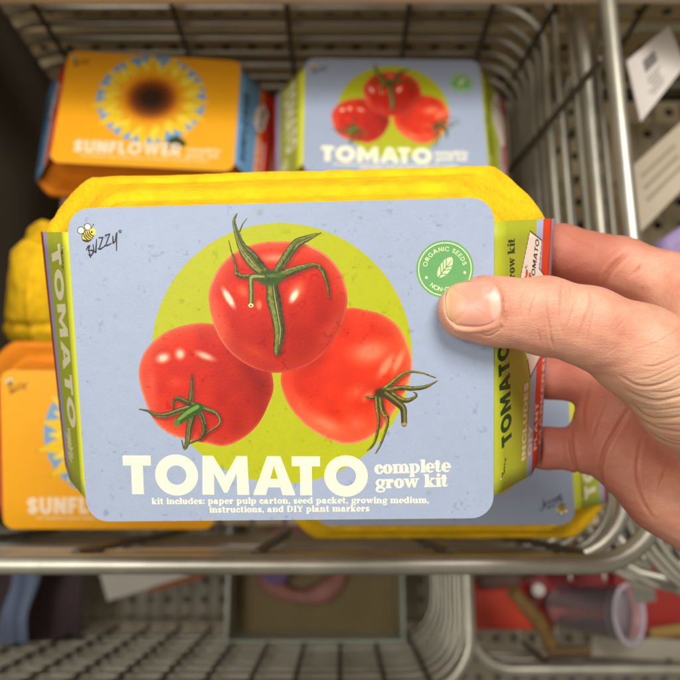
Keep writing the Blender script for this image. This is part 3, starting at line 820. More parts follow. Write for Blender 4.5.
def tray_mesh():
    # rings: z, half width, top, bottom, corner size
    prof = [(-.0012, .060, .044, -.044, .008), (-.0012, .0745, .0555, -.0535, .012), (-.0022, .0765, .0575, -.0550, .014), (-.005, .0775, .0592, -.0560, .015), (-.013, .082, .0618, -.0575, .018),
            (-.021, .087, .0645, -.0590, .020), (-.0225, .0895, .0678, -.0600, .021), (-.0245, .0905, .0690, -.0605, .022), (-.034, .098, .0720, -.0625, .024), (-.041, .1035, .0735, -.0640, .0230), (-.0425, .1068, .0760, -.0655, .0225), (-.0445, .1085, .0772, -.0660, .0225), (-.0475, .1085, .0772, -.0660, .0225),
            (-.049, .1070, .0762, -.0655, .0250), (-.049, .06, .04, -.04, .01)]
    # subdivide profile
    fine = []
    for i in range(len(prof) - 1):
        k = 3
        for j in range(k): fine.append(tuple(a + (b - a) * j / k for a, b in zip(prof[i], prof[i + 1])))
    fine.append(prof[-1])
    N = 220; V = []; F = []; rr = np.random.default_rng(12)
    ph = rr.random(12) * 6.28
    rag = np.convolve(rr.normal(0, 1, N + 4), [.25, .5, .25], 'same')[:N] * .0012 + np.where(rr.random(N) > .97, -.003, 0)
    for ri, (z, hw, t, b, c) in enumerate(fine):
        cy = (t + b) / 2; hh = (t - b) / 2
        # corner between round and chamfer: superellipse-like corner
        base = []
        for sx, sy, a0 in ((1, 1, 0), (-1, 1, 90), (-1, -1, 180), (1, -1, 270)):
            for k in range(9):
                a = math.radians(a0 + 90 * k / 8)
                cc = c if sy > 0 else c * .62
                kx = abs(math.cos(a)) ** 1.7 * cc * sx; ky = abs(math.sin(a)) ** 1.7 * cc * sy
                base.append((sx * (hw - cc) + kx, cy + sy * (hh - cc) + ky))
        L = [0]
        for i in range(len(base)): L.append(L[-1] + math.dist(base[i], base[(i + 1) % len(base)]))
        for k in range(N):
            s = L[-1] * k / N
            i = max(j for j in range(len(base)) if L[j] <= s)
            f = (s - L[i]) / max(1e-9, L[i + 1] - L[i]); p = base[i]; q = base[(i + 1) % len(base)]
            x = p[0] + (q[0] - p[0]) * f; y = p[1] + (q[1] - p[1]) * f
            u = k / N * 6.2832
            w = .00012 * (math.sin(9 * u + ph[0] + z * 90) + math.sin(23 * u + ph[1]) * .6 + math.sin(41 * u + ph[2] - z * 200) * .5 + math.sin(67 * u + ph[3] + z * 300) * .4)
            amp = min(1, max(0, (-z - .004) / .01))
            x *= 1 - .040 * min(1, max(0, (.056 - y) / .105)) * min(1, max(0, (-z - .01) / .03))
            if z < -.0415 and z > -.0492: j_ = rag[k] * (1.0 if y > .057 else .15); x *= 1 + j_; y *= 1 + j_ * 1.2
            V.append((x * (1 + w * amp * 9), y * (1 + w * amp * 9), z + w * amp * .5))
    R = len(fine)
    for i in range(R - 1):
        for k in range(N):
            F.append((i * N + k, i * N + (k + 1) % N, (i + 1) * N + (k + 1) % N, (i + 1) * N + k))
    F.append(tuple(range(N))[::-1]); F.append(tuple(range((R - 1) * N, R * N)))
    return V, F


TV, TF = tray_mesh()


def make_kit(name, label, M, sun=False, group='grow kits in the wire basket'):
    root = empty(name, M, label, 'grow kit', group)
    t = mesh('tray', TV, TF, M_ORG if sun else M_YEL, root, smooth=True)
    bm = bmesh.new(); bm.from_mesh(t.data); bmesh.ops.recalc_face_normals(bm, faces=bm.faces); bm.to_mesh(t.data); bm.free()
    fm, lm, rm = (M_SF, M_SP, M_SP) if sun else (M_FACE, M_PL, M_PR)
    sheet('front_panel', [(x, y, 0) for x, y in rrect(FW / 1000, FH / 1000, .0085)], .0005, (0, 0, 1), lambda p: (p.x * 1000 / FW + .5, p.y * 1000 / FH + .5), [fm, M_CARD], root)
    e = .00003
    for sgn, m in ((1, rm), (-1, lm)):
        V = []; UV = []; F = []; cs = [0, .2, .4, .6, .8, .9, 1]; NR = 14
        for sv in cs:
            top = SYF + (SYB - SYF) * sv
            bot = -(SYF + (SYB + .0005 - SYF) * sv / .8) if sv <= .8 else -(SYB + .0005) + .0045 * (sv - .8) / .2
            for k in range(NR + 1):
                y = bot + (top - bot) * k / NR
                V.append((sgn * (.0785 - e + sv * flare(sgn, y)), y, -.0003 - sv * SZ))
                UV.append((sv if sgn > 0 else 1 - sv, y * 1000 / PH + .5))
        for a_ in range(len(cs) - 1):
            for k in range(NR):
                q = a_ * (NR + 1) + k; f4 = (q, q + NR + 1, q + NR + 2, q + 1); F.append(f4 if sgn > 0 else f4[::-1])
        o = mesh('side_panel', V, F, [m, M_CARD], root, True, UV)
        sd = o.modifiers.new('card', 'SOLIDIFY'); sd.thickness = .0004; sd.offset = -1; sd.material_offset_rim = 1
    sheet('back_panel', [(x, y, -.0496) for x, y in ((-.109, SYB), (.1115, SYB), (.1070, -SYB + .004), (-.1065, -SYB + .004))], .0004, (0, 0, -1), lambda p: (.02, .02), [M_CARD, M_CARD], root)
    return root


held = make_kit('grow_kit', 'sharp tomato grow kit held up by the thumb and fingers, with the round green seal', pose(HELD), group='tomato grow kits')
make_kit('grow_kit', 'orange sunflower kit standing upright at the back of the basket', pose([-0.3435, 0.0792, -0.0194, -0.1712, 0.207, -0.6122]), True, 'sunflower grow kits')
make_kit('grow_kit', 'blurred tomato kit standing at the back beside the sunflower kit', pose([-0.3533, 0.0152, -0.0051, 0.0473, 0.1975, -0.596]), group='tomato grow kits')
make_kit('grow_kit', 'orange sunflower kit lying at the front left of the basket', pose([0.0864, 0.051, -0.0188, -0.1731, -0.0832, -0.5107]), True, 'sunflower grow kits')
make_kit('grow_kit', 'tomato kit lying upside down under the fingers at the front of the basket', pose([-0.1611, -0.0775, 3.1564, 0.0620, -0.0535, -0.4229], -.13), group='tomato grow kits')

# yellow carton at the left
MC = CAMM @ Matrix.Translation((-0.262, 0.034, -0.60)) @ Matrix.Rotation(math.radians(75), 4, 'Z') @ Matrix.Rotation(math.radians(-18), 4, 'Y')
yc = empty('pulp_carton', MC, 'yellow moulded carton with cut corners at the left edge, above the front sunflower kit', 'carton')
SCL = (.56, .52, .9)
o = mesh('tray', [(x * SCL[0], y * SCL[1], z * SCL[2]) for x, y, z in TV], TF, M_YEL, yc, True)
V = []; F = []; NQ, NA_ = 26, 96
for i in range(NQ + 1):
    q = i / NQ
    for k in range(NA_):
        a = 2 * math.pi * k / NA_; c_, s_ = math.cos(a), math.sin(a)
        R_ = min(.050 / max(1e-6, abs(c_)), .033 / max(1e-6, abs(s_)), .058 / (abs(c_) * .72 + abs(s_) * .95))
        x, y = c_ * R_ * q, s_ * R_ * q
        z = .022 * (1 - q ** 2.4) + .0035 * math.exp(-((y - .15 * x) / .004) ** 2) * (1 - q ** 4) - .003 * math.exp(-((x + .018 + .3 * y) / .004) ** 2) + .0005 * math.sin(x * 250 + 2 * math.sin(y * 170)) * math.sin(y * 210 + x * 90)
        V.append((x, y, z - .001))
for i in range(NQ):
    for k in range(NA_):
        F.append((i * NA_ + k, (i + 1) * NA_ + k, (i + 1) * NA_ + (k + 1) % NA_, i * NA_ + (k + 1) % NA_))
mesh('mound', V, F, M_YEL, yc, True)

# ------------------------------------------------------------------ setting: fixture
def Z(h): return CAMH - h


M_CHR = mat('nickel_wire', (.56, .53, .44), .40, metal=.75, vary=.25, vscale=30)
M_WIRE = mat('dull_wire', (.37, .33, .25), .45, metal=.6, vary=.2, vscale=25)
M_MID = mat('satin_wire', (.46, .43, .35), .42, metal=.65, vary=.25, vscale=25)
M_RIB = mat('dark_wire', (.10, .08, .055), .55, metal=.3)
M_PEG = mat('beige_painted_metal', (.50, .40, .235), .55, vary=.25, vscale=9)
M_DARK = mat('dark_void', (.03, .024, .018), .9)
M_PANEL = mat('grey_brown_panel', (.075, .06, .045), .45, vary=.3, vscale=6)
M_FLOOR = mat('store_floor', (.16, .13, .10), .6, vary=.3, vscale=5)


def rloop(x0, x1, y0, y1, r, z, n=8):
    return [(x, y, z) for x, y in rrect(x1 - x0, y1 - y0, r, n, (x0 + x1) / 2, (y0 + y1) / 2)]


def basket(name, label, x0, x1, y0, y1, r, hs, hb, rimr, ribs_x, ribs_y, floorn, slant=.0, floorm=None):
    root = empty(name, Matrix.Translation(((x0 + x1) / 2, (y0 + y1) / 2, Z(hb))), label, 'wire basket', 'wire baskets on the rack')
    inv = root.matrix_world.inverted()

    def B(mb, nm, m):
        mb.V = [tuple(inv @ Vector(v)) for v in mb.V]; return mb.build(nm, m, root)
    for i, (h, rr) in enumerate(hs):
        mb = MB(); mb.tube(rloop(x0, x1, y0, y1, r, Z(h)), rr, 12, closed=True)
        B(mb, 'rim' if i == 0 else 'wall_wire', M_CHR if rr >= rimr * .75 else M_MID)
    ht = hs[0][0]
    q = .0062
    for y in ribs_y:
        for x, s in ((x0 + q, 1), (x1 - q, -1)):
            mb = MB(); mb.tube([(x, y - slant, Z(ht + .004)), (x, y, Z(hb))], .0028, 8); B(mb, 'rib', M_RIB)
    for x in ribs_x:
        for y in (y0 + q, y1 - q):
            mb = MB(); mb.tube([(x, y, Z(ht + .004)), (x, y, Z(hb))], .0028, 8); B(mb, 'rib', M_RIB)
    mb = MB()
    for k in range(floorn):
        x = x0 + (x1 - x0) * (k + .5) / floorn
        mb.tube([(x, y0, Z(hb)), (x, y1, Z(hb))], .0022, 8)
    for y in ribs_y:
        mb.tube([(x0, y, Z(hb + .005)), (x1, y, Z(hb + .005))], .003, 8)
    B(mb, 'floor_grid', floorm or M_WIRE)
    return root


BX0, BX1, BY0, BY1 = -.352, .200, -.040, .476
basket('wire_basket', 'large wire basket with thick nickel rim holding the grow kits', BX0, BX1, BY0, BY1, .045,
       [(.440, .0062), (.492, .0052), (.517, .0030), (.555, .0032), (.588, .0042), (.612, .0030), (.635, .0036), (.658, .0030), (.680, .0036), (.702, .0030), (.722, .0036)], .752, .0055,
       (-.300, -.165, -.0525, .068, .150), (.09, .23, .371, .500 - .03), 16, .055)


def pegwall(name, u0, u1, v0, v1, f, pitch=.0315, hr=.0058, mat_=None, label=None):
    """sheet with real round holes; f(u,v)->point"""
    nu = int((u1 - u0) / pitch); nv = int((v1 - v0) / pitch); V = []; F = []; K = 12
    for i in range(nu):
        for j in range(nv):
            cx = u0 + (i + .5) * pitch; cy = v0 + (j + .5) * pitch; b = len(V)
            h = pitch / 2
            for k in range(K):
                a = 2 * math.pi * k / K + math.pi / 4; c, s = math.cos(a), math.sin(a)
                m = h / max(abs(c), abs(s)); V.append(f(cx + c * m, cy + s * m))
            for k in range(K):
                a = 2 * math.pi * k / K + math.pi / 4; V.append(f(cx + math.cos(a) * hr, cy + math.sin(a) * hr))
            for k in range(K):
                F.append((b + k, b + (k + 1) % K, b + K + (k + 1) % K, b + K + k))
    o = mesh(name, V, F, mat_ or M_PEG)
    md = o.modifiers.new('s', 'SOLIDIFY'); md.thickness = .0012
    tag(o, label, 'perforated panel') if label else tag(o, kind='structure')
    return o


pegwall('wall', -.50, 1.35, 0, .95, lambda u, v: (u, .53, Z(1.15) + v))
o = mesh('wall_shade_sheet', [(-.6, .56, Z(1.3)), (1.5, .56, Z(1.3)), (1.5, .56, Z(-.1)), (-.6, .56, Z(-.1))], [(0, 1, 2, 3)], M_DARK); tag(o, kind='structure')  # near-black sheet added so the wall holes look out on painted shade
pegwall('shelf', -.50, 1.35, 0, .56, lambda u, v: (u, -.03 + v, Z(.80)))
o = mesh('shelf_shade_sheet', [(-.6, -.03, Z(.83)), (1.5, -.03, Z(.83)), (1.5, .55, Z(.83)), (-.6, .55, Z(.83))], [(0, 1, 2, 3)], M_DARK); tag(o, kind='structure')  # dark sheet standing in for the unlit void under the shelf holes
o = mesh('floor', [(-3, -3, 0), (3, -3, 0), (3, 3, 0), (-3, 3, 0)], [(0, 1, 2, 3)], M_FLOOR); tag(o, kind='structure')
# vertical flats on the wall (seams between its panels)
mb = MB()
for zz in (.60, .675, .745):
    mb.box(-.5, 1.35, .516, .5285, Z(zz + .004), Z(zz))
tag(mb.build('wall_rib', M_PEG, smooth=False), kind='structure')
mb = MB(); mb.box(-.335, -.325, -.025, .46, Z(.74), Z(.38)); pn = bevel(mb.build('divider_panel', M_PANEL, smooth=False), .002)
tag(pn, 'dark grey-brown upright divider at the left edge of the basket', 'divider')
# front edge of the shelf above
pA = ath(340, 6, .45)
mb = MB(); mb.box(-.34, 1.2, pA.y, pA.y + .06, pA.z, pA.z + .018)
sr = bevel(mb.build('shelf_rail', mat('beige_rail', (.62, .50, .36), .4, vary=.15, vscale=12), smooth=False), .004)
tag(sr, 'beige rail across the top of the picture above the basket', 'rail')

# ------------------------------------------------------------------ lower tier
basket('wire_basket', 'lower wire basket with nested curved corner wires, left below the rim', -.56, .142, -.205, .30, .06,
       [(.80, .0070), (.84, .0045), (.875, .0044), (.91, .0044), (.945, .0044), (.98, .0044), (1.02, .0044), (1.06, .0044), (1.10, .0044)], 1.15, .0055,
       [-.50 + .05 * k for k in range(13)], (-.19, -.05, .1, .22), 15, 0)
basket('wire_basket', 'lower right wire basket holding red packs and a clear cup', .156, .72, -.200, .30, .05,
       [(.88, .0080), (.905, .0035), (.93, .0035), (.96, .0035)], 1.00, .0055, (.25, .4, .55), (-.15, -.05, .1), 22, 0, M_CHR)
basket('wire_basket', 'neighbouring wire basket on the right holding price cards', .226, .80, -.085, .476, .10,
       [(.50, .0048), (.53, .003), (.55, .003), (.57, .003), (.62, .003), (.67, .003), (.72, .003)], .76, .0055, (.3, .45, .6), (.09, .23, .371), 16, .03)
M_LOW = mat('lower_shelf_metal', (.40, .34, .25), .5, vary=.2, vscale=8)
pegwall('lower_shelf', -.75, 1.15, 0, .60, lambda u, v: (u, -.33 + v, Z(1.20)), mat_=M_LOW, pitch=.03)
mb = MB(); mb.box(-.75, 1.2, -.345, -.331, Z(1.24), Z(1.17)); tag(bevel(mb.build('lower_shelf_lip', M_LOW, smooth=False), .003), kind='structure')


def card(name, pts, m, label, cat, th=.0012, group=None):
    P = [Vector(p) for p in pts]; c = sum(P, Vector()) / len(P); n = (P[1] - P[0]).cross(P[2] - P[0]).normalized()
    P = [p - c for p in P]; k = len(P)
    V = P + [p - n * th for p in P]
    F = [tuple(range(k)), tuple(range(2 * k - 1, k - 1, -1))] + [(i, i + k, (i + 1) % k + k, (i + 1) % k) for i in range(k)]
    o = mesh(name, V, F, m); o.location = c
    bm = bmesh.new(); bm.from_mesh(o.data); bmesh.ops.recalc_face_normals(bm, faces=bm.faces); bm.to_mesh(o.data); bm.free()
    tag(o, label, cat, group); return o


M_WHITE = mat('white_card', (.72, .66, .60), .6, vary=.06)
M_INK = mat('grey_ink', (.22, .20, .19), .7)
c1 = card('price_card', [cp(626, 62, .55), cp(668, 26, .57), cp(684, 66, .57), cp(640, 122, .55)], M_WHITE, 'white price card with a grey code block, upper of the two at the right edge', 'card')
for (dx, dy, w, h) in ((-.008, .016, .016, .014), (.004, -.012, .012, .018)):
    pass
def on_card(o, name, fx, fy, w, h, m):
    me = o.data; a, b, c, d = (me.vertices[i].co.copy() for i in range(4))
    n = (b - a).cross(d - a).normalized()
    off = .0007
    if (CAMM.translation - o.location).dot(n) < 0: n = -n; off = .002
    def q(u, v): return (a * (1 - u) + b * u) * (1 - v) + (d * (1 - u) + c * u) * v + n * off
    P = [q(fx - w, fy - h), q(fx + w, fy - h), q(fx + w, fy + h), q(fx - w, fy + h)]
    return mesh(name, P + [p - n * .0004 for p in P], [(0, 1, 2, 3), (7, 6, 5, 4), (0, 4, 5, 1), (1, 5, 6, 2), (2, 6, 7, 3), (3, 7, 4, 0)], m, o)
M_PALE = mat('pale_ink', (.42, .39, .37), .7)
Rk = random.Random(5)
for k in range(7): on_card(c1, 'code_bar', .30 + k * .042, .30, .006 + .010 * Rk.random(), .11, M_INK)
for k in range(5): on_card(c1, 'ink_line', .44 - .03 * (k % 2), .52 + k * .075, .15 - .03 * (k % 3), .018, M_PALE)
c2 = card('price_card', [cp(628, 170, .60), cp(700, 105, .62), cp(720, 150, .62), cp(640, 232, .60)], mat('tan_card', (.55, .46, .34), .6, vary=.1), 'tan card lying lower at the right edge below the white one', 'card')
for k in range(3): on_card(c2, 'ink_line', .35, .25 + .2 * k, .22, .03, mat('faint_ink', (.34, .28, .2), .7))
# a teal and red packet between them, a purple packet below
def packet(name, pts, th, m, label, cat):
    o = card(name, pts, m, label, cat, th); bevel(o, th * .35, 3); return o
pk = packet('seed_packet', [cp(640, 182, .66), cp(662, 186, .66), cp(656, 216, .66), cp(636, 205, .66)], .01, mat('teal_packet', (.02, .14, .20), .5), 'small teal and red packet behind the tan card', 'packet')
on_card(pk, 'red_stripe', .5, .72, .4, .22, mat('red_stripe', (.55, .09, .02), .5))
packet('gift_pouch', [cp(646, 247, .47), cp(700, 212, .48), cp(760, 270, .48), cp(650, 300, .47)], .02, mat('purple_cloth', (.30, .22, .42), .7, bump=.3, bscale=200), 'purple pouch in the basket just behind the index finger', 'pouch')

# lower left basket contents: tan box with pale rim and a pink ring, card, blue cloth
def obox(nm, c0, c1, h, m): pass
M_TAN = mat('tan_board', (.27, .19, .07), .6, vary=.15, vscale=15)
M_CLR = mat('clear_plastic', (.85, .92, .93), .12, **{'Transmission Weight': .85, 'IOR': 1.3})
a = ath(230, 572, 1.02); b = ath(402, 640, 1.02)
bx = empty('display_box', Matrix.Translation(((a.x + b.x) / 2, (a.y + b.y) / 2 + .05, Z(1.09))), 'shallow tan display box with pale edges, in the lower left basket', 'box')
w2 = abs(b.x - a.x) / 2; d0 = b.y - bx.location.y; d1 = .13
mb = MB(); mb.box(-w2, w2, d0, d1, 0, .004); mb.build('base', M_TAN, bx, False)
M_EDGE = mat('pale_edge', (.50, .52, .44), .35, spec=.7)
for q in ((-w2, w2, d0 - .006, d0, 0, .07), (-w2, w2, d1, d1 + .005, 0, .07), (-w2 - .005, -w2, d0 - .006, d1 + .005, 0, .07), (w2, w2 + .005, d0 - .006, d1 + .005, 0, .07)):
    mb = MB(); mb.box(*q); bevel(mb.build('edge', M_EDGE, bx, False), .0015)
mb = MB()
ca = ath(304, 560, 1.08)
P = [(ca.x + .060 * math.cos(t), ca.y + .052 * math.sin(t), ca.z) for t in np.linspace(0, 2 * math.pi, 40, endpoint=False)]
mb.tube(P, [.010 + .004 * (1 + math.sin(i * .6)) for i in range(40)], 12, closed=True)
o = mb.build('bangle', mat('pink_cloth', (.50, .22, .18), .6, vary=.2, vscale=40)); tag(o, 'dusty pink ring lying inside the tan display box', 'ring')
packet('gift_pouch', [ath(255, 566, 1.05), ath(292, 566, 1.05), ath(286, 582, 1.05), ath(270, 584, 1.05)], .012, mat('violet_cloth', (.22, .12, .34), .7), 'small violet pouch beside the pink ring in the tan box', 'pouch')
card('leaflet', [ath(96, 560, 1.02), ath(192, 560, 1.0), ath(190, 575, 1.0), ath(108, 601, 1.04)], M_WHITE, 'white folded leaflet with torn corner under the rim, lower left', 'leaflet')
packet('seed_packet', [ath(152, 592, 1.05), ath(150, 570, 1.05), ath(208, 560, 1.05), ath(204, 578, 1.05)], .006, mat('orange_packet', (.42, .13, .03), .6), 'orange packet showing beside the white leaflet', 'packet')
def cloth(name, pts, m, label, cat, n=26, amp=.006, seed=1):
    a, b, c, d = (Vector(p) for p in pts); V = []; F = []; r = np.random.default_rng(seed); ph = r.random(6) * 6
    nn = (b - a).cross(d - a).normalized()
    for j in range(n + 1):
        for i in range(n + 1):
            u, v = i / n, j / n
            p = (a * (1 - u) + b * u) * (1 - v) + (d * (1 - u) + c * u) * v
            w = math.sin(u * 14 + ph[0] + 2 * v) + .6 * math.sin(u * 23 + v * 5 + ph[1]) + .5 * math.sin(v * 9 + ph[2])
            V.append(p + nn * w * amp)
    for j in range(n):
        for i in range(n):
            q = j * (n + 1) + i; F.append((q, q + 1, q + n + 2, q + n + 1))
    o = mesh(name, V, F, m, smooth=True); s = o.modifiers.new('s', 'SOLIDIFY'); s.thickness = .003
    return tag(o, label, cat)
cloth('cloth_bag', [ath(2, 645, 1.05), ath(24, 645, 1.02), ath(40, 552, .98), ath(12, 552, 1.0)], mat('blue_cloth', (.22, .28, .42), .6), 'slate blue cloth strip hanging at the lower left corner', 'cloth', seed=2)
cloth('cloth_bag', [ath(-60, 662, 1.08), ath(80, 650, 1.08), ath(86, 540, 1.06), ath(-60, 540, 1.06)], mat('plum_cloth', (.09, .055, .06), .8), 'dark plum cloth behind the slate blue strip, lower left', 'cloth', seed=5)

# lower right basket contents
M_RED = mat('red_packet', (.62, .045, .012), .45, vary=.15, vscale=20)
def solid(name, M, dims, m, label, cat, bev=.004, group=None):
    mb = MB(); x, y, z = (d / 2 for d in dims); mb.box(-x, x, -y, y, -z, z)
    o = mb.build(name, m, None, False); o.matrix_world = M; bevel(o, bev, 3)
    return tag(o, label, cat, group)
def TR(p, rz=0, rx=0, ry=0): return Matrix.Translation(p) @ Matrix.Rotation(math.radians(rz), 4, 'Z') @ Matrix.Rotation(math.radians(rx), 4, 'X') @ Matrix.Rotation(math.radians(ry), 4, 'Y')
r1 = solid('seed_packet', TR(ath(512, 604, .97), 0), (.105, .062, .02), M_RED, 'bright red pack lying left of the clear cup', 'packet', group='red packs in the lower right basket')
r2 = solid('seed_packet', TR(ath(664, 600, .97), -12), (.15, .11, .03), mat('dark_red_packet', (.34, .02, .012), .45), 'dark red pack behind the mouth of the clear cup', 'packet', group='red packs in the lower right basket')
r3 = solid('seed_packet', TR(ath(596, 582, .985), 8), (.17, .07, .03), mat('crimson_packet', (.30, .02, .03), .5), 'crimson pack lying under the clear cup', 'packet', group='red packs in the lower right basket')
r4 = solid('seed_packet', TR(ath(585, 556, .90), 0), (.05, .03, .02), M_RED, 'small orange-red pack just below the basket rim near the wrist', 'packet', group='red packs in the lower right basket')
def revolve(name, prof, m, M, n=40, th=0):
    V = []; F = []; k = len(prof)
    for i in range(n):
        a = 2 * math.pi * i / n
        for r, z in prof: V.append((r * math.cos(a), r * math.sin(a), z))
    for i in range(n):
        for j in range(k - 1): F.append((i * k + j, ((i + 1) % n) * k + j, ((i + 1) % n) * k + j + 1, i * k + j + 1))
    return V, F
cupM = TR(ath(560, 618, .885), 0)
p0 = ath(556, 606, .93); p1 = ath(628, 614, .855); ax = (p1 - p0)
q = ax.to_track_quat('Z', 'Y').to_matrix().to_4x4(); q.translation = p0
cup = empty('plastic_cup', q, 'clear plastic cup lying on its side among the red packs', 'cup')
L = ax.length
V, F = revolve('w', [(.0, 0), (.022, 0), (.024, .003), (.032, L), (.035, L + .001), (.035, L + .004), (.0308, L + .004), (.022, .005), (0, .004)], None, None)
M_CUP = mat('cup_plastic', (.95, .88, .92), .10, **{'Transmission Weight': .86, 'IOR': 1.25})
mesh('wall', V, F, M_CUP, cup, True)
V, F = revolve('w', [(.0, .012), (.016, .012), (.018, .016), (.018, .03), (.0, .032)], None, None)
mesh('cap', V, F, mat('cap_white', (.7, .62, .6), .5), cup, True)
mb = MB(); mb.tube([(.033 * math.cos(t), .033 * math.sin(t), L + .002) for t in np.linspace(0, 6.283, 40, endpoint=False)], .0022, 8, closed=True); mb.build('lip', mat('cup_lip', (.75, .70, .78), .3), cup)
lf = MB(); V, F = revolve('w', [(.0, L * .86), (.028, L * .86), (.030, L * .9), (0, L * .9)], None, None); mesh('disc', V, F, mat('cup_film', (.72, .66, .74), .35, **{'Transmission Weight': .6}), cup, True)
s0 = ath(512, 590, .86); s1 = ath(556, 653, .90)
mb = MB(); mb.tube([s0, s0.lerp(s1, .5) + Vector((.003, .004, .002)), s1], [.008, .0095, .008], 10)
o = mb.build('wooden_stick', mat('wood', (.27, .15, .045), .6, vary=.25, vscale=60)); tag(o, 'brown wooden stick leaning across the red pack', 'stick')
mb = MB(); mb.tube([ath(548, 652, .89), ath(590, 650, .89)], .006, 10)
o = mb.build('wooden_stick', mat('wood_dark', (.16, .09, .03), .6, vary=.25, vscale=60)); tag(o, 'short dark stick lying in front of the clear cup', 'stick')
card('leaflet', [ath(592, 636, .90), ath(690, 640, .90), ath(690, 662, .90), ath(590, 656, .90)], mat('greige_card', (.36, .32, .25), .6), 'pale card strip along the lower right basket front edge', 'leaflet')
sp_ = packet('seed_packet', [ath(526, 578, .94), ath(546, 574, .94), ath(550, 604, .94), ath(530, 608, .94)], .006, mat('maroon_packet', (.20, .02, .02), .5), 'maroon pack with a round white mark beside the base of the clear cup', 'packet')
mb = MB(); cc = sp_.location; q0 = ath(538, 590, .925) - cc
mb.tube([q0 + Vector((0, 0, .0)), q0 + Vector((0, 0, .002))], .008, 24); mb.build('round_mark', M_WHITE, sp_)
packet('seed_packet', [ath(478, 574, .955), ath(520, 572, .955), ath(520, 586, .955), ath(478, 588, .955)], .008, mat('brown_packet', (.12, .06, .045), .6), 'dark brown pack lying over the upper end of the bright red pack', 'packet')
packet('seed_packet', [ath(648, 628, .93), ath(690, 622, .93), ath(690, 634, .93), ath(648, 640, .93)], .006, mat('ochre_packet', (.35, .22, .05), .6), 'narrow ochre pack at the right edge beside the clear cup', 'packet')
mb = MB(); mb.tube([ath(598, 536, .62), ath(612, 556, .62), ath(640, 572, .61), ath(690, 584, .60)], .0035, 10); o = mb.build('bent_wire', M_CHR); tag(o, 'lower of the two bent chrome wires below the wrist, touching the grey tag', 'wire', 'bent wires')
mb = MB(); mb.tube([ath(606, 522, .60), ath(626, 546, .60), ath(650, 560, .59), ath(694, 566, .58)], .003, 10); o = mb.build('bent_wire', M_CHR); tag(o, 'bent chrome wire nearest the wrist at the right edge', 'wire', 'bent wires')
# hanging pale tag near the wrist
card('price_tag', [cp(626, 560, .70), cp(650, 560, .70), cp(656, 600, .72), cp(634, 604, .72)], mat('grey_tag', (.28, .26, .22), .4), 'pale grey tag hanging below the curved chrome wires at right', 'tag')


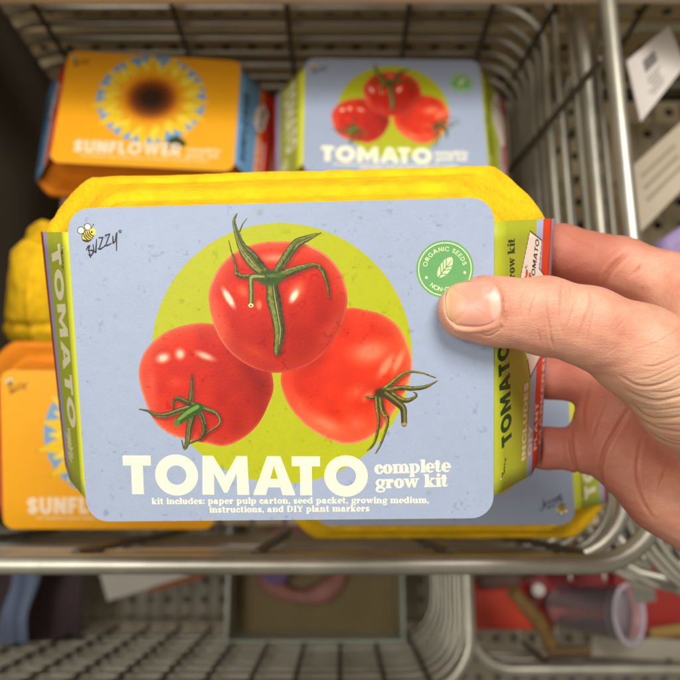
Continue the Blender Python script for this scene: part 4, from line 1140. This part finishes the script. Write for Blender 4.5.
# ------------------------------------------------------------------ the hand
def build_hand():
    VX = .00075
    def C(px, py, Zd): return np.array([(px - 340) / FPX * Zd, (340 - py) / FPX * Zd, Zd])
    lo = np.array([.026, -.150, .222]); hi = np.array([.232, .062, .352])
    n = ((hi - lo) / VX).astype(int)
    ax = [lo[i] + np.arange(n[i]) * VX for i in range(3)]
    BIG = .05

    def prim(D, a, b, ra, rb, k, flat=1.0):
        """smooth-union a tapered capsule a-b into D; flat < 1 squeezes it along the depth"""
        m = max(ra, rb) + k + .006
        i0 = [max(0, int((min(a[j], b[j]) - m - lo[j]) / VX)) for j in range(3)]
        i1 = [min(n[j], int((max(a[j], b[j]) + m - lo[j]) / VX) + 1) for j in range(3)]
        if any(i1[j] <= i0[j] for j in range(3)): return
        X = ax[0][i0[0]:i1[0]][:, None, None]; Y = ax[1][i0[1]:i1[1]][None, :, None]; Zz = ax[2][i0[2]:i1[2]][None, None, :]
        d = b - a; L = (d * d).sum() + 1e-12
        t = np.clip(((X - a[0]) * d[0] + (Y - a[1]) * d[1] + (Zz - a[2]) * d[2]) / L, 0, 1)
        ex = X - a[0] - t * d[0]; ey = Y - a[1] - t * d[1]; ez = (Zz - a[2] - t * d[2]) / flat
        dist = (np.sqrt(ex * ex + ey * ey + ez * ez) - (ra + (rb - ra) * t)).astype(np.float32)
        s = D[i0[0]:i1[0], i0[1]:i1[1], i0[2]:i1[2]]
        h = np.clip(.5 + .5 * (s - dist) / k, 0, 1)
        s[...] = s * (1 - h) + dist * h - k * h * (1 - h)

    def chain(P, k, flat=None):
        D = np.full(n, BIG, np.float32)
        pts = [(C(*p[:3]), p[3] / 1000) for p in P]
        for i in range(len(pts) - 1):
            f = 1.0 if flat is None else flat[i]
            prim(D, pts[i][0], pts[i + 1][0], pts[i][1], pts[i + 1][1], k, f)
        return D

    thumb = chain([(471, 311.5, .2475, 10.6), (500, 312, .2465, 12.0), (545, 316, .2455, 13.6), (590, 327, .2460, 13.9), (640, 352, .2500, 17.0), (700, 392, .262, 24), (770, 450, .272, 27), (900, 560, .270, 27)], .004, [.78, .8, .84, .9, .95, 1, 1])
    thumb2 = chain([(462, 309, .2480, 8.6), (480, 309, .2472, 11.3)], .004, [.8])
    palm = chain([(668, 288, .296, 15.0), (760, 400, .300, 17), (900, 560, .292, 20)], .010)
    for P in ([(655, 340, .300, 13), (760, 430, .304, 16), (900, 570, .292, 20)],
              [(640, 392, .301, 14.5), (740, 470, .304, 16), (900, 590, .292, 20)],
              [(610, 450, .302, 13.6), (664, 496, .300, 15), (740, 548, .295, 17.5), (900, 650, .285, 21)],
              [(605, 424, .306, 14.0), (636, 300, .306, 11.0)],
              [(640, 276, .292, 8.5), (668, 292, .290, 12)],
              [(700, 320, .280, 18), (720, 360, .275, 22)]):
        Q = chain(P, .008)
        h = np.clip(.5 + .5 * (palm - Q) / .009, 0, 1); palm = palm * (1 - h) + Q * h - .009 * h * (1 - h)
    D = palm
    def su(A_, B_, k):
        h = np.clip(.5 + .5 * (A_ - B_) / k, 0, 1); return A_ * (1 - h) + B_ * h - k * h * (1 - h)
    thumb = su(thumb, thumb2, .004)
    fingers = [[(664, 281, .293, 12.3), (620, 267, .298, 12.8), (560, 251, .311, 11.8), (520, 246, .3235, 10.0), (455, 262, .3270, 8.8), (425, 272, .3255, 7.8)],
               [(640, 330, .304, 11.5), (590, 311, .310, 11.2), (545, 304, .320, 10.8), (500, 308, .3275, 10.0), (432, 326, .3285, 9.0), (400, 330, .3265, 7.9)],
               [(622, 388, .304, 11.5), (585, 379, .310, 11.0), (545, 376, .318, 10.2), (500, 378, .3275, 9.8), (440, 384, .3280, 8.7), (410, 386, .3260, 7.6)],
               [(612, 446, .304, 11.0), (580, 449, .307, 10.0), (545, 448, .313, 9.2), (505, 444, .3235, 8.6), (462, 442, .3255, 7.6), (438, 440, .3245, 6.8)]]
    for i, f in enumerate(fingers):
        D = su(D, chain(f, .003), .0035)
    D = su(D, thumb, .006)
    # never inside the held carton: work in its frame
    X, Y, Zz = np.meshgrid(*ax, indexing='ij')
    P = np.stack([X - HT[0], Y - HT[1], -Zz - HT[2]], -1).astype(np.float32) @ HR.astype(np.float32)
    x, y, z = P[..., 0], P[..., 1], P[..., 2]; del P, X, Y, Zz
    nx, nz = SZ / math.hypot(SX, SZ), SX / math.hypot(SX, SZ)
    sxa = SX2 + (SX - SX2) * np.clip((y + .0545) / .109, 0, 1)
    db = np.maximum.reduce([z, ((x - .0785) * SZ + z * sxa) / math.hypot(SX, SZ), -z - .0502, y - (.0605 + .018 * np.clip(-z / .045, 0, 1)), -y - (.0575 + .009 * np.clip(-z / .045, 0, 1)), x - (.0795 + sxa)])
    D = np.maximum(D, .0004 - db)
    # ---- surface nets
    s = D < 0
    c = np.zeros(tuple(n - 1), np.uint8)
    for dx in (0, 1):
        for dy in (0, 1):
            for dz in (0, 1):
                c += s[dx:n[0] - 1 + dx, dy:n[1] - 1 + dy, dz:n[2] - 1 + dz]
    act = (c > 0) & (c < 8)
    idx = np.full(act.shape, -1, np.int64); ijk = np.argwhere(act); idx[act] = np.arange(len(ijk))
    acc = np.zeros((len(ijk), 3)); cnt = np.zeros(len(ijk))
    corners = [(a_, b_, c_) for a_ in (0, 1) for b_ in (0, 1) for c_ in (0, 1)]
    for p in corners:
        for a_ in range(3):
            if p[a_] == 0:
                q = list(p); q[a_] = 1
                v0 = D[ijk[:, 0] + p[0], ijk[:, 1] + p[1], ijk[:, 2] + p[2]]; v1 = D[ijk[:, 0] + q[0], ijk[:, 1] + q[1], ijk[:, 2] + q[2]]
                mk = (v0 < 0) != (v1 < 0); t = np.where(mk, v0 / np.where(mk, v0 - v1, 1), 0)
                pt = np.tile(np.array(p, float), (len(ijk), 1)); pt[:, a_] += t
                acc += pt * mk[:, None]; cnt += mk
    V = lo + (ijk + acc / cnt[:, None]) * VX
    F = []
    for a_ in range(3):
        b_, c_ = (a_ + 1) % 3, (a_ + 2) % 3
        sl0 = [slice(None)] * 3; sl1 = [slice(None)] * 3; sl0[a_] = slice(0, n[a_] - 1); sl1[a_] = slice(1, n[a_])
        e = s[tuple(sl0)] != s[tuple(sl1)]; inn = s[tuple(sl0)]
        E_ = np.argwhere(e); ok = (E_[:, b_] > 0) & (E_[:, c_] > 0) & (E_[:, b_] < n[b_] - 1) & (E_[:, c_] < n[c_] - 1); E_ = E_[ok]
        def at(db_, dc_):
            q = E_.copy(); q[:, b_] -= db_; q[:, c_] -= dc_; return idx[q[:, 0], q[:, 1], q[:, 2]]
        Q = np.stack([at(1, 1), at(0, 1), at(0, 0), at(1, 0)], 1)
        f = inn[E_[:, 0], E_[:, 1], E_[:, 2]]
        Q[~f] = Q[~f][:, ::-1]; F.append(Q)
    F = np.concatenate(F)
    F = F[(F >= 0).all(1)]
    # camera frame depth -> blender camera frame flips handedness
    V2 = V.copy(); V2[:, 2] *= -1; F = F[:, ::-1]
    me = bpy.data.meshes.new('person'); me.from_pydata(V2.tolist(), [], F.tolist()); me.update()
    ob = bpy.data.objects.new('tmp_hand', me); SC.collection.objects.link(ob)
    md = ob.modifiers.new('s', 'SMOOTH'); md.factor = .5; md.iterations = 5
    md = ob.modifiers.new('u', 'SUBSURF'); md.levels = 1; md.render_levels = 1
    dg = bpy.context.evaluated_depsgraph_get(); me2 = bpy.data.meshes.new_from_object(ob.evaluated_get(dg))
    bpy.data.objects.remove(ob)
    N = len(me2.vertices); co = np.empty(N * 3, np.float32); me2.vertices.foreach_get('co', co); co = co.reshape(-1, 3).astype(float)
    nr = np.empty(N * 3, np.float32); me2.vertices.foreach_get('normal', nr); nr = nr.reshape(-1, 3)
    Zd = -co[:, 2]; px = 340 + FPX * co[:, 0] / Zd; py = 340 - FPX * co[:, 1] / Zd
    disp = np.zeros(N); red = np.zeros(N)
    front = Zd < .2745 + .00011 * (px - 560).clip(0, 200)
    vis = nr[:, 2] > -.15

    def groove(P, w, dep, part, redk=.0, taper=True):
        dep = dep * .8
        P = curve(P, 6); best = np.full(N, 99.); tt = np.zeros(N)
        sel = np.where(part & vis & (px > P[:, 0].min() - 4 * w) & (px < P[:, 0].max() + 4 * w) & (py > P[:, 1].min() - 4 * w) & (py < P[:, 1].max() + 4 * w))[0]
        if len(sel) == 0: return
        bx = np.full(len(sel), 99.); bt = np.zeros(len(sel)); X_ = px[sel]; Y_ = py[sel]
        for i in range(len(P) - 1):
            d = P[i + 1] - P[i]; L = (d ** 2).sum() + 1e-9
            t = np.clip(((X_ - P[i, 0]) * d[0] + (Y_ - P[i, 1]) * d[1]) / L, 0, 1)
            q = np.hypot(X_ - P[i, 0] - t * d[0], Y_ - P[i, 1] - t * d[1]); m = q < bx
            bx[m] = q[m]; bt[m] = (i + t[m]) / (len(P) - 1)
        tp = np.sin(np.pi * np.clip(bt, .02, .98)) ** .6 if taper else 1
        g = np.exp(-(bx / w) ** 2) * tp
        bul = np.exp(-((bx - 2.2 * w) / (1.2 * w)) ** 2) * tp
        disp[sel] += -dep * g / 1000 + .28 * dep * bul / 1000
        red[sel] = np.maximum(red[sel], g * redk)
    f_, b_ = front, ~front
    for P, w, d in (([(522, 291), (520, 305), (521, 318)], 1.0, .22), ([(534, 294), (530, 308), (528, 320)], 1.1, .26), ([(546, 293), (547, 312), (551, 338), (553, 348)], 1.2, .42),
                    ([(562, 280), (561, 300), (560, 320), (562, 335)], 1.2, .42), ([(576, 300), (570, 318), (566, 330)], 1.0, .25), ([(587, 286), (590, 302), (582, 325), (576, 342)], 1.2, .38), ([(596, 300), (590, 325), (586, 345)], 1.0, .16), ([(512, 300), (510, 318)], .9, .12), ([(537, 325), (541, 345)], 1., .15), ([(569, 283), (571, 296)], .8, .15)):
        groove(P, w, d, f_, .5)
    for P, w, d in (([(626, 390), (639, 397), (659, 401), (690, 394)], 1.5, .75), ([(631, 403), (644, 415), (659, 419), (690, 416)], 1.5, .7), ([(620, 376), (640, 386), (662, 384), (690, 370)], 1.3, .5), ([(638, 417), (659, 429), (690, 433)], 1.3, .55), ([(647, 431), (664, 441), (690, 448)], 1.3, .5), ([(640, 366), (659, 365), (690, 350)], 1.2, .28), ([(640, 408), (660, 410), (690, 406)], 1.0, .3), ([(652, 392), (668, 392), (690, 384)], 1.0, .3), ([(655, 424), (670, 425), (690, 425)], .9, .25), ([(663, 437), (676, 441), (690, 442)], .9, .25), ([(634, 380), (650, 378), (672, 368), (690, 358)], 1.0, .25), ([(630, 350), (655, 343), (690, 322)], 1.1, .15)):
        groove(P, w, d, f_, .35)
    R = random.Random(11)
    for k in range(46):                              # fine oblique lines over the back of the thumb
        x = R.uniform(598, 676); y = R.uniform(306, 366); l = R.uniform(8, 20); a = math.radians(R.uniform(32, 48))
        groove([(x, y), (x + l * .5 * math.cos(a) + R.uniform(-1, 1), y - l * .5 * math.sin(a)), (x + l * math.cos(a), y - l * math.sin(a))], .8, R.uniform(.04, .10), f_, .1)
    for P, w, d in (([(600, 290), (606, 275), (615, 264), (629, 251)], 2.6, 1.5), ([(630, 277), (645, 263), (660, 254)], 1.6, .6), ([(657, 299), (668, 282), (665, 266), (652, 256)], 1.8, .8), ([(640, 292), (652, 275), (655, 266)], 1.4, .3), ([(668, 262), (676, 275), (677, 292)], 1.6, .5),
                    ([(571, 428), (571, 445), (574, 462), (580, 480)], 2.0, 1.3), ([(632, 404), (616, 430), (604, 452), (600, 474), (605, 492)], 2.2, 1.2), ([(641, 440), (637, 470), (642, 500), (655, 520)], 1.8, .6), ([(590, 385), (583, 410), (584, 432)], 2.0, .4), ([(606, 400), (596, 425), (592, 440)], 1.4, .25), ([(668, 460), (660, 490), (668, 520)], 1.6, .3), ([(560, 228), (575, 240), (590, 246)], 2.0, .2)):
        groove(P, w, d, b_, .7)
    # nail bed: a shallow seat with a fold round it
    NC = np.array([473.5, 304.0]); NA = math.radians(-4)
    u = ((px - NC[0]) * math.cos(NA) + (py - NC[1]) * math.sin(NA)) / 29.5; v = (-(px - NC[0]) * math.sin(NA) + (py - NC[1]) * math.cos(NA)) / 24.5
    q = (np.abs(u) ** 2.7 + np.abs(v) ** 2.7) ** (1 / 2.7)
    fz = front & (nr[:, 2] > .1)
    disp += np.where(fz, -.0006 * np.clip((1.02 - q) / .07, 0, 1) + .00035 * np.exp(-((q - 1.10) / .08) ** 2) * (u > -.75), 0)
    red = np.maximum(red, np.where(fz, np.exp(-((q - 1.06) / .09) ** 2) * .5 * (u > .2), 0))
    h = np.sin(co[:, 0] * 420 + 3 * np.sin(co[:, 1] * 300)) * np.sin(co[:, 1] * 380 + 2 * np.sin(co[:, 2] * 260))
    disp += h * .00009
    for k in range(16):                              # frayed cuticle
        t = R.uniform(-.9, .9); cx_ = 503.5 + R.uniform(-1, 2.5) - 3 * t * t; cy_ = 305 + 24 * t
        disp += np.where(fz, .00022 * np.exp(-(((px - cx_) / .9) ** 2 + ((py - cy_) / 1.7) ** 2)), 0)
    for P, w, d in (([(478, 333), (488, 336), (497, 332), (503, 326)], .9, .25), ([(500, 284), (505, 292), (506, 304)], .9, .2)):
        groove(P, w, d, f_, .6)
    co2 = co + nr * disp[:, None]
    me2.vertices.foreach_set('co', co2.astype(np.float32).ravel())
    col = me2.color_attributes.new('skin_tint', 'FLOAT_COLOR', 'POINT')
    # r: crease redness, g: redder palm skin with its shade painted in by depth, b: pale thick skin
    palm_red_shade = np.clip((Zd - (.2715 + .00011 * (px - 560).clip(0, 200))) / .018, 0, 1)
    pale = np.where(front, np.exp(-(((px - 665) / 45) ** 2 + ((py - 400) / 45) ** 2)), 0) + np.where(front, np.exp(-(((px - 455) / 14) ** 2 + ((py - 325) / 22) ** 2)) * .6, 0)
    red = np.maximum(red, .35 * np.exp(-(((px - 556) / 22) ** 2 + ((py - 322) / 20) ** 2)) * front + .30 * np.exp(-(((px - 512) / 9) ** 2 + ((py - 300) / 20) ** 2)) * front + .35 * np.exp(-(((px - 620) / 30) ** 2 + ((py - 330) / 16) ** 2)) * front)
    buf = np.stack([red, palm_red_shade, np.clip(pale, 0, 1), np.ones(N)], 1).astype(np.float32)
    col.data.foreach_set('color', buf.ravel())
    me2.polygons.foreach_set('use_smooth', [True] * len(me2.polygons)); me2.update()
    me2.materials.clear(); me2.materials.append(skin_mat())
    hand = bpy.data.objects.new('person', me2); SC.collection.objects.link(hand)
    # origin at the wrist end, in world axes of the camera frame
    hand.matrix_world = CAMM
    tag(hand, 'bare right hand, thumb across the kit and fingers behind it, reaching in from the right', 'person')
    # nail plate
    from mathutils.bvhtree import BVHTree
    bv = BVHTree.FromPolygons([tuple(v_) for v_ in V2.tolist()], F.tolist())
    K, J = 34, 30; G_ = np.zeros((K + 1, J + 1, 3))
    for i in range(K + 1):
        for j in range(J + 1):
            uu = i / K * 2 - 1; vv = j / J * 2 - 1
            # square -> superellipse
            s_ = (abs(uu) ** 2.7 + abs(vv) ** 2.7) ** (1 / 2.7); m = max(abs(uu), abs(vv)); f = (m / s_) if s_ > 0 else 1
            a_, c_ = uu * f * 1.0, vv * f * 1.0
            X_ = NC[0] + (a_ * 28.6 * math.cos(NA) - c_ * 23.4 * math.sin(NA)); Y_ = NC[1] + (a_ * 28.6 * math.sin(NA) + c_ * 23.4 * math.cos(NA))
            d = Vector(((X_ - 340) / FPX, (340 - Y_) / FPX, -1)).normalized()
            hit = bv.ray_cast(Vector((0, 0, 0)), d)
            dep = -hit[0].z if hit[0] is not None else .245
            G_[i, j] = (X_, Y_, min(dep, .2445))
    for _ in range(6):
        zz = G_[..., 2]; z2 = zz.copy(); z2[1:-1, 1:-1] = (zz[:-2, 1:-1] + zz[2:, 1:-1] + zz[1:-1, :-2] + zz[1:-1, 2:]) / 4; G_[..., 2] = z2
    V = []; F = []; cols = []
    for i in range(K + 1):
        for j in range(J + 1):
            X_, Y_, z_ = G_[i, j]; uu = (X_ - NC[0]) / 28.6; vv = (Y_ - NC[1]) / 23.4
            rr = min(1, (abs(uu) ** 2.7 + abs(vv) ** 2.7) ** (1 / 2.7))
            z_ = z_ + .00042 - .00045 * max(0, 1 - rr) ** .5 + .0009 * max(0, rr - .93) / .07 * (1 if uu > -.5 else .2)
            V.append(((X_ - 340) / FPX * z_, (340 - Y_) / FPX * z_, -z_))
            edge = max(0, min(1, (-uu - .86 + .10 * abs(vv) ** 2) / .06)); lun = max(0, min(1, (uu - .52 - .25 * vv * vv) / .12)) * max(0, min(1, (.95 - abs(vv)) / .2))
            cols.append((edge, lun, max(0, min(1, (-uu - .15) * 1.0)), 1))
    for i in range(K):
        for j in range(J):
            q_ = i * (J + 1) + j; F.append((q_, q_ + 1, q_ + J + 2, q_ + J + 1))
    nail = mesh('thumbnail', V, F, nail_mat(), None, True)
    bm = bmesh.new(); bm.from_mesh(nail.data); bmesh.ops.recalc_face_normals(bm, faces=bm.faces)
    if sum(f.normal.z for f in bm.faces) < 0: bmesh.ops.reverse_faces(bm, faces=bm.faces)
    bm.to_mesh(nail.data); bm.free()
    ca_ = nail.data.color_attributes.new('nail_tint', 'FLOAT_COLOR', 'POINT'); ca_.data.foreach_set('color', np.array(cols, np.float32).ravel())
    sd = nail.modifiers.new('s', 'SOLIDIFY'); sd.thickness = .0005; sd.offset = -1
    nail.parent = hand
    return hand


def attr_mix(nt, attr, chan, a_sock, colb, fac=1.0):
    at = nt.nodes.new('ShaderNodeAttribute'); at.attribute_name = attr
    sp = nt.nodes.new('ShaderNodeSeparateColor'); nt.links.new(at.outputs['Color'], sp.inputs[0])
    mu = nt.nodes.new('ShaderNodeMath'); mu.operation = 'MULTIPLY'; mu.inputs[1].default_value = fac; nt.links.new(sp.outputs[chan], mu.inputs[0])
    mx = nt.nodes.new('ShaderNodeMix'); mx.data_type = 'RGBA'; nt.links.new(mu.outputs[0], mx.inputs[0])
    nt.links.new(a_sock, mx.inputs[6]); mx.inputs[7].default_value = (*colb, 1)
    return mx.outputs[2]


def skin_mat():
    m = bpy.data.materials.new('skin'); m.use_nodes = True; nt = m.node_tree; b = nt.nodes['Principled BSDF']
    tc = nt.nodes.new('ShaderNodeTexCoord')
    n = nt.nodes.new('ShaderNodeTexNoise'); n.inputs['Scale'].default_value = 62; n.inputs['Detail'].default_value = 8; n.inputs['Roughness'].default_value = .62; nt.links.new(tc.outputs['Object'], n.inputs[0])
    cr = nt.nodes.new('ShaderNodeValToRGB'); nt.links.new(n.outputs[0], cr.inputs[0])
    cr.color_ramp.elements[0].position = .32; cr.color_ramp.elements[0].color = (.66, .265, .175, 1)
    cr.color_ramp.elements[1].position = .70; cr.color_ramp.elements[1].color = (.80, .43, .29, 1)
    c = attr_mix(nt, 'skin_tint', 2, cr.outputs[0], (.85, .55, .36), .8)
    c = attr_mix(nt, 'skin_tint', 1, c, (.50, .15, .10), .85)  # dark red: palm colour plus the shade behind the thumb, painted in
    c = attr_mix(nt, 'skin_tint', 0, c, (.48, .15, .085), .75)
    nt.links.new(c, b.inputs['Base Color'])
    b.inputs['Roughness'].default_value = .46; b.inputs['Specular IOR Level'].default_value = .42
    b.inputs['Subsurface Weight'].default_value = .35; b.inputs['Subsurface Radius'].default_value = (1, .32, .16); b.inputs['Subsurface Scale'].default_value = .0022
    v = nt.nodes.new('ShaderNodeTexVoronoi'); v.feature = 'DISTANCE_TO_EDGE'; v.inputs['Scale'].default_value = 1050; nt.links.new(tc.outputs['Object'], v.inputs[0])
    mp = nt.nodes.new('ShaderNodeMapping'); mp.inputs['Rotation'].default_value = (0, 0, math.radians(42)); mp.inputs['Scale'].default_value = (.22, 1.6, 1); nt.links.new(tc.outputs['Object'], mp.inputs[0])
    n2 = nt.nodes.new('ShaderNodeTexNoise'); n2.inputs['Scale'].default_value = 900; n2.inputs['Detail'].default_value = 4; nt.links.new(mp.outputs[0], n2.inputs[0])
    mr = nt.nodes.new('ShaderNodeMapRange'); mr.inputs[1].default_value = 0; mr.inputs[2].default_value = .12; nt.links.new(v.outputs['Distance'], mr.inputs[0])
    ad = nt.nodes.new('ShaderNodeMath'); ad.operation = 'MULTIPLY_ADD'; ad.inputs[1].default_value = .30
    nt.links.new(mr.outputs[0], ad.inputs[0]); nt.links.new(n2.outputs[0], ad.inputs[2])
    bp = nt.nodes.new('ShaderNodeBump'); bp.inputs['Strength'].default_value = .45; bp.inputs['Distance'].default_value = .0004
    nt.links.new(ad.outputs[0], bp.inputs['Height']); nt.links.new(bp.outputs[0], b.inputs['Normal'])
    return m


def nail_mat():
    m = bpy.data.materials.new('nail'); m.use_nodes = True; nt = m.node_tree; b = nt.nodes['Principled BSDF']
    rgb = nt.nodes.new('ShaderNodeRGB'); rgb.outputs[0].default_value = (.78, .345, .25, 1)
    c = attr_mix(nt, 'nail_tint', 2, rgb.outputs[0], (.80, .47, .25), 1)
    c = attr_mix(nt, 'nail_tint', 1, c, (.80, .50, .38), .8)
    c = attr_mix(nt, 'nail_tint', 0, c, (.90, .68, .36), .8)
    nt.links.new(c, b.inputs['Base Color'])
    b.inputs['Roughness'].default_value = .33; b.inputs['Subsurface Weight'].default_value = .2; b.inputs['Subsurface Scale'].default_value = .001
    tc = nt.nodes.new('ShaderNodeTexCoord'); mp = nt.nodes.new('ShaderNodeMapping'); mp.inputs['Scale'].default_value = (.12, 1, 1); nt.links.new(tc.outputs['Object'], mp.inputs[0])
    n = nt.nodes.new('ShaderNodeTexNoise'); n.inputs['Scale'].default_value = 900; nt.links.new(mp.outputs[0], n.inputs[0])
    bp = nt.nodes.new('ShaderNodeBump'); bp.inputs['Strength'].default_value = .12; bp.inputs['Distance'].default_value = .0003
    nt.links.new(n.outputs[0], bp.inputs['Height']); nt.links.new(bp.outputs[0], b.inputs['Normal'])
    return m


build_hand()
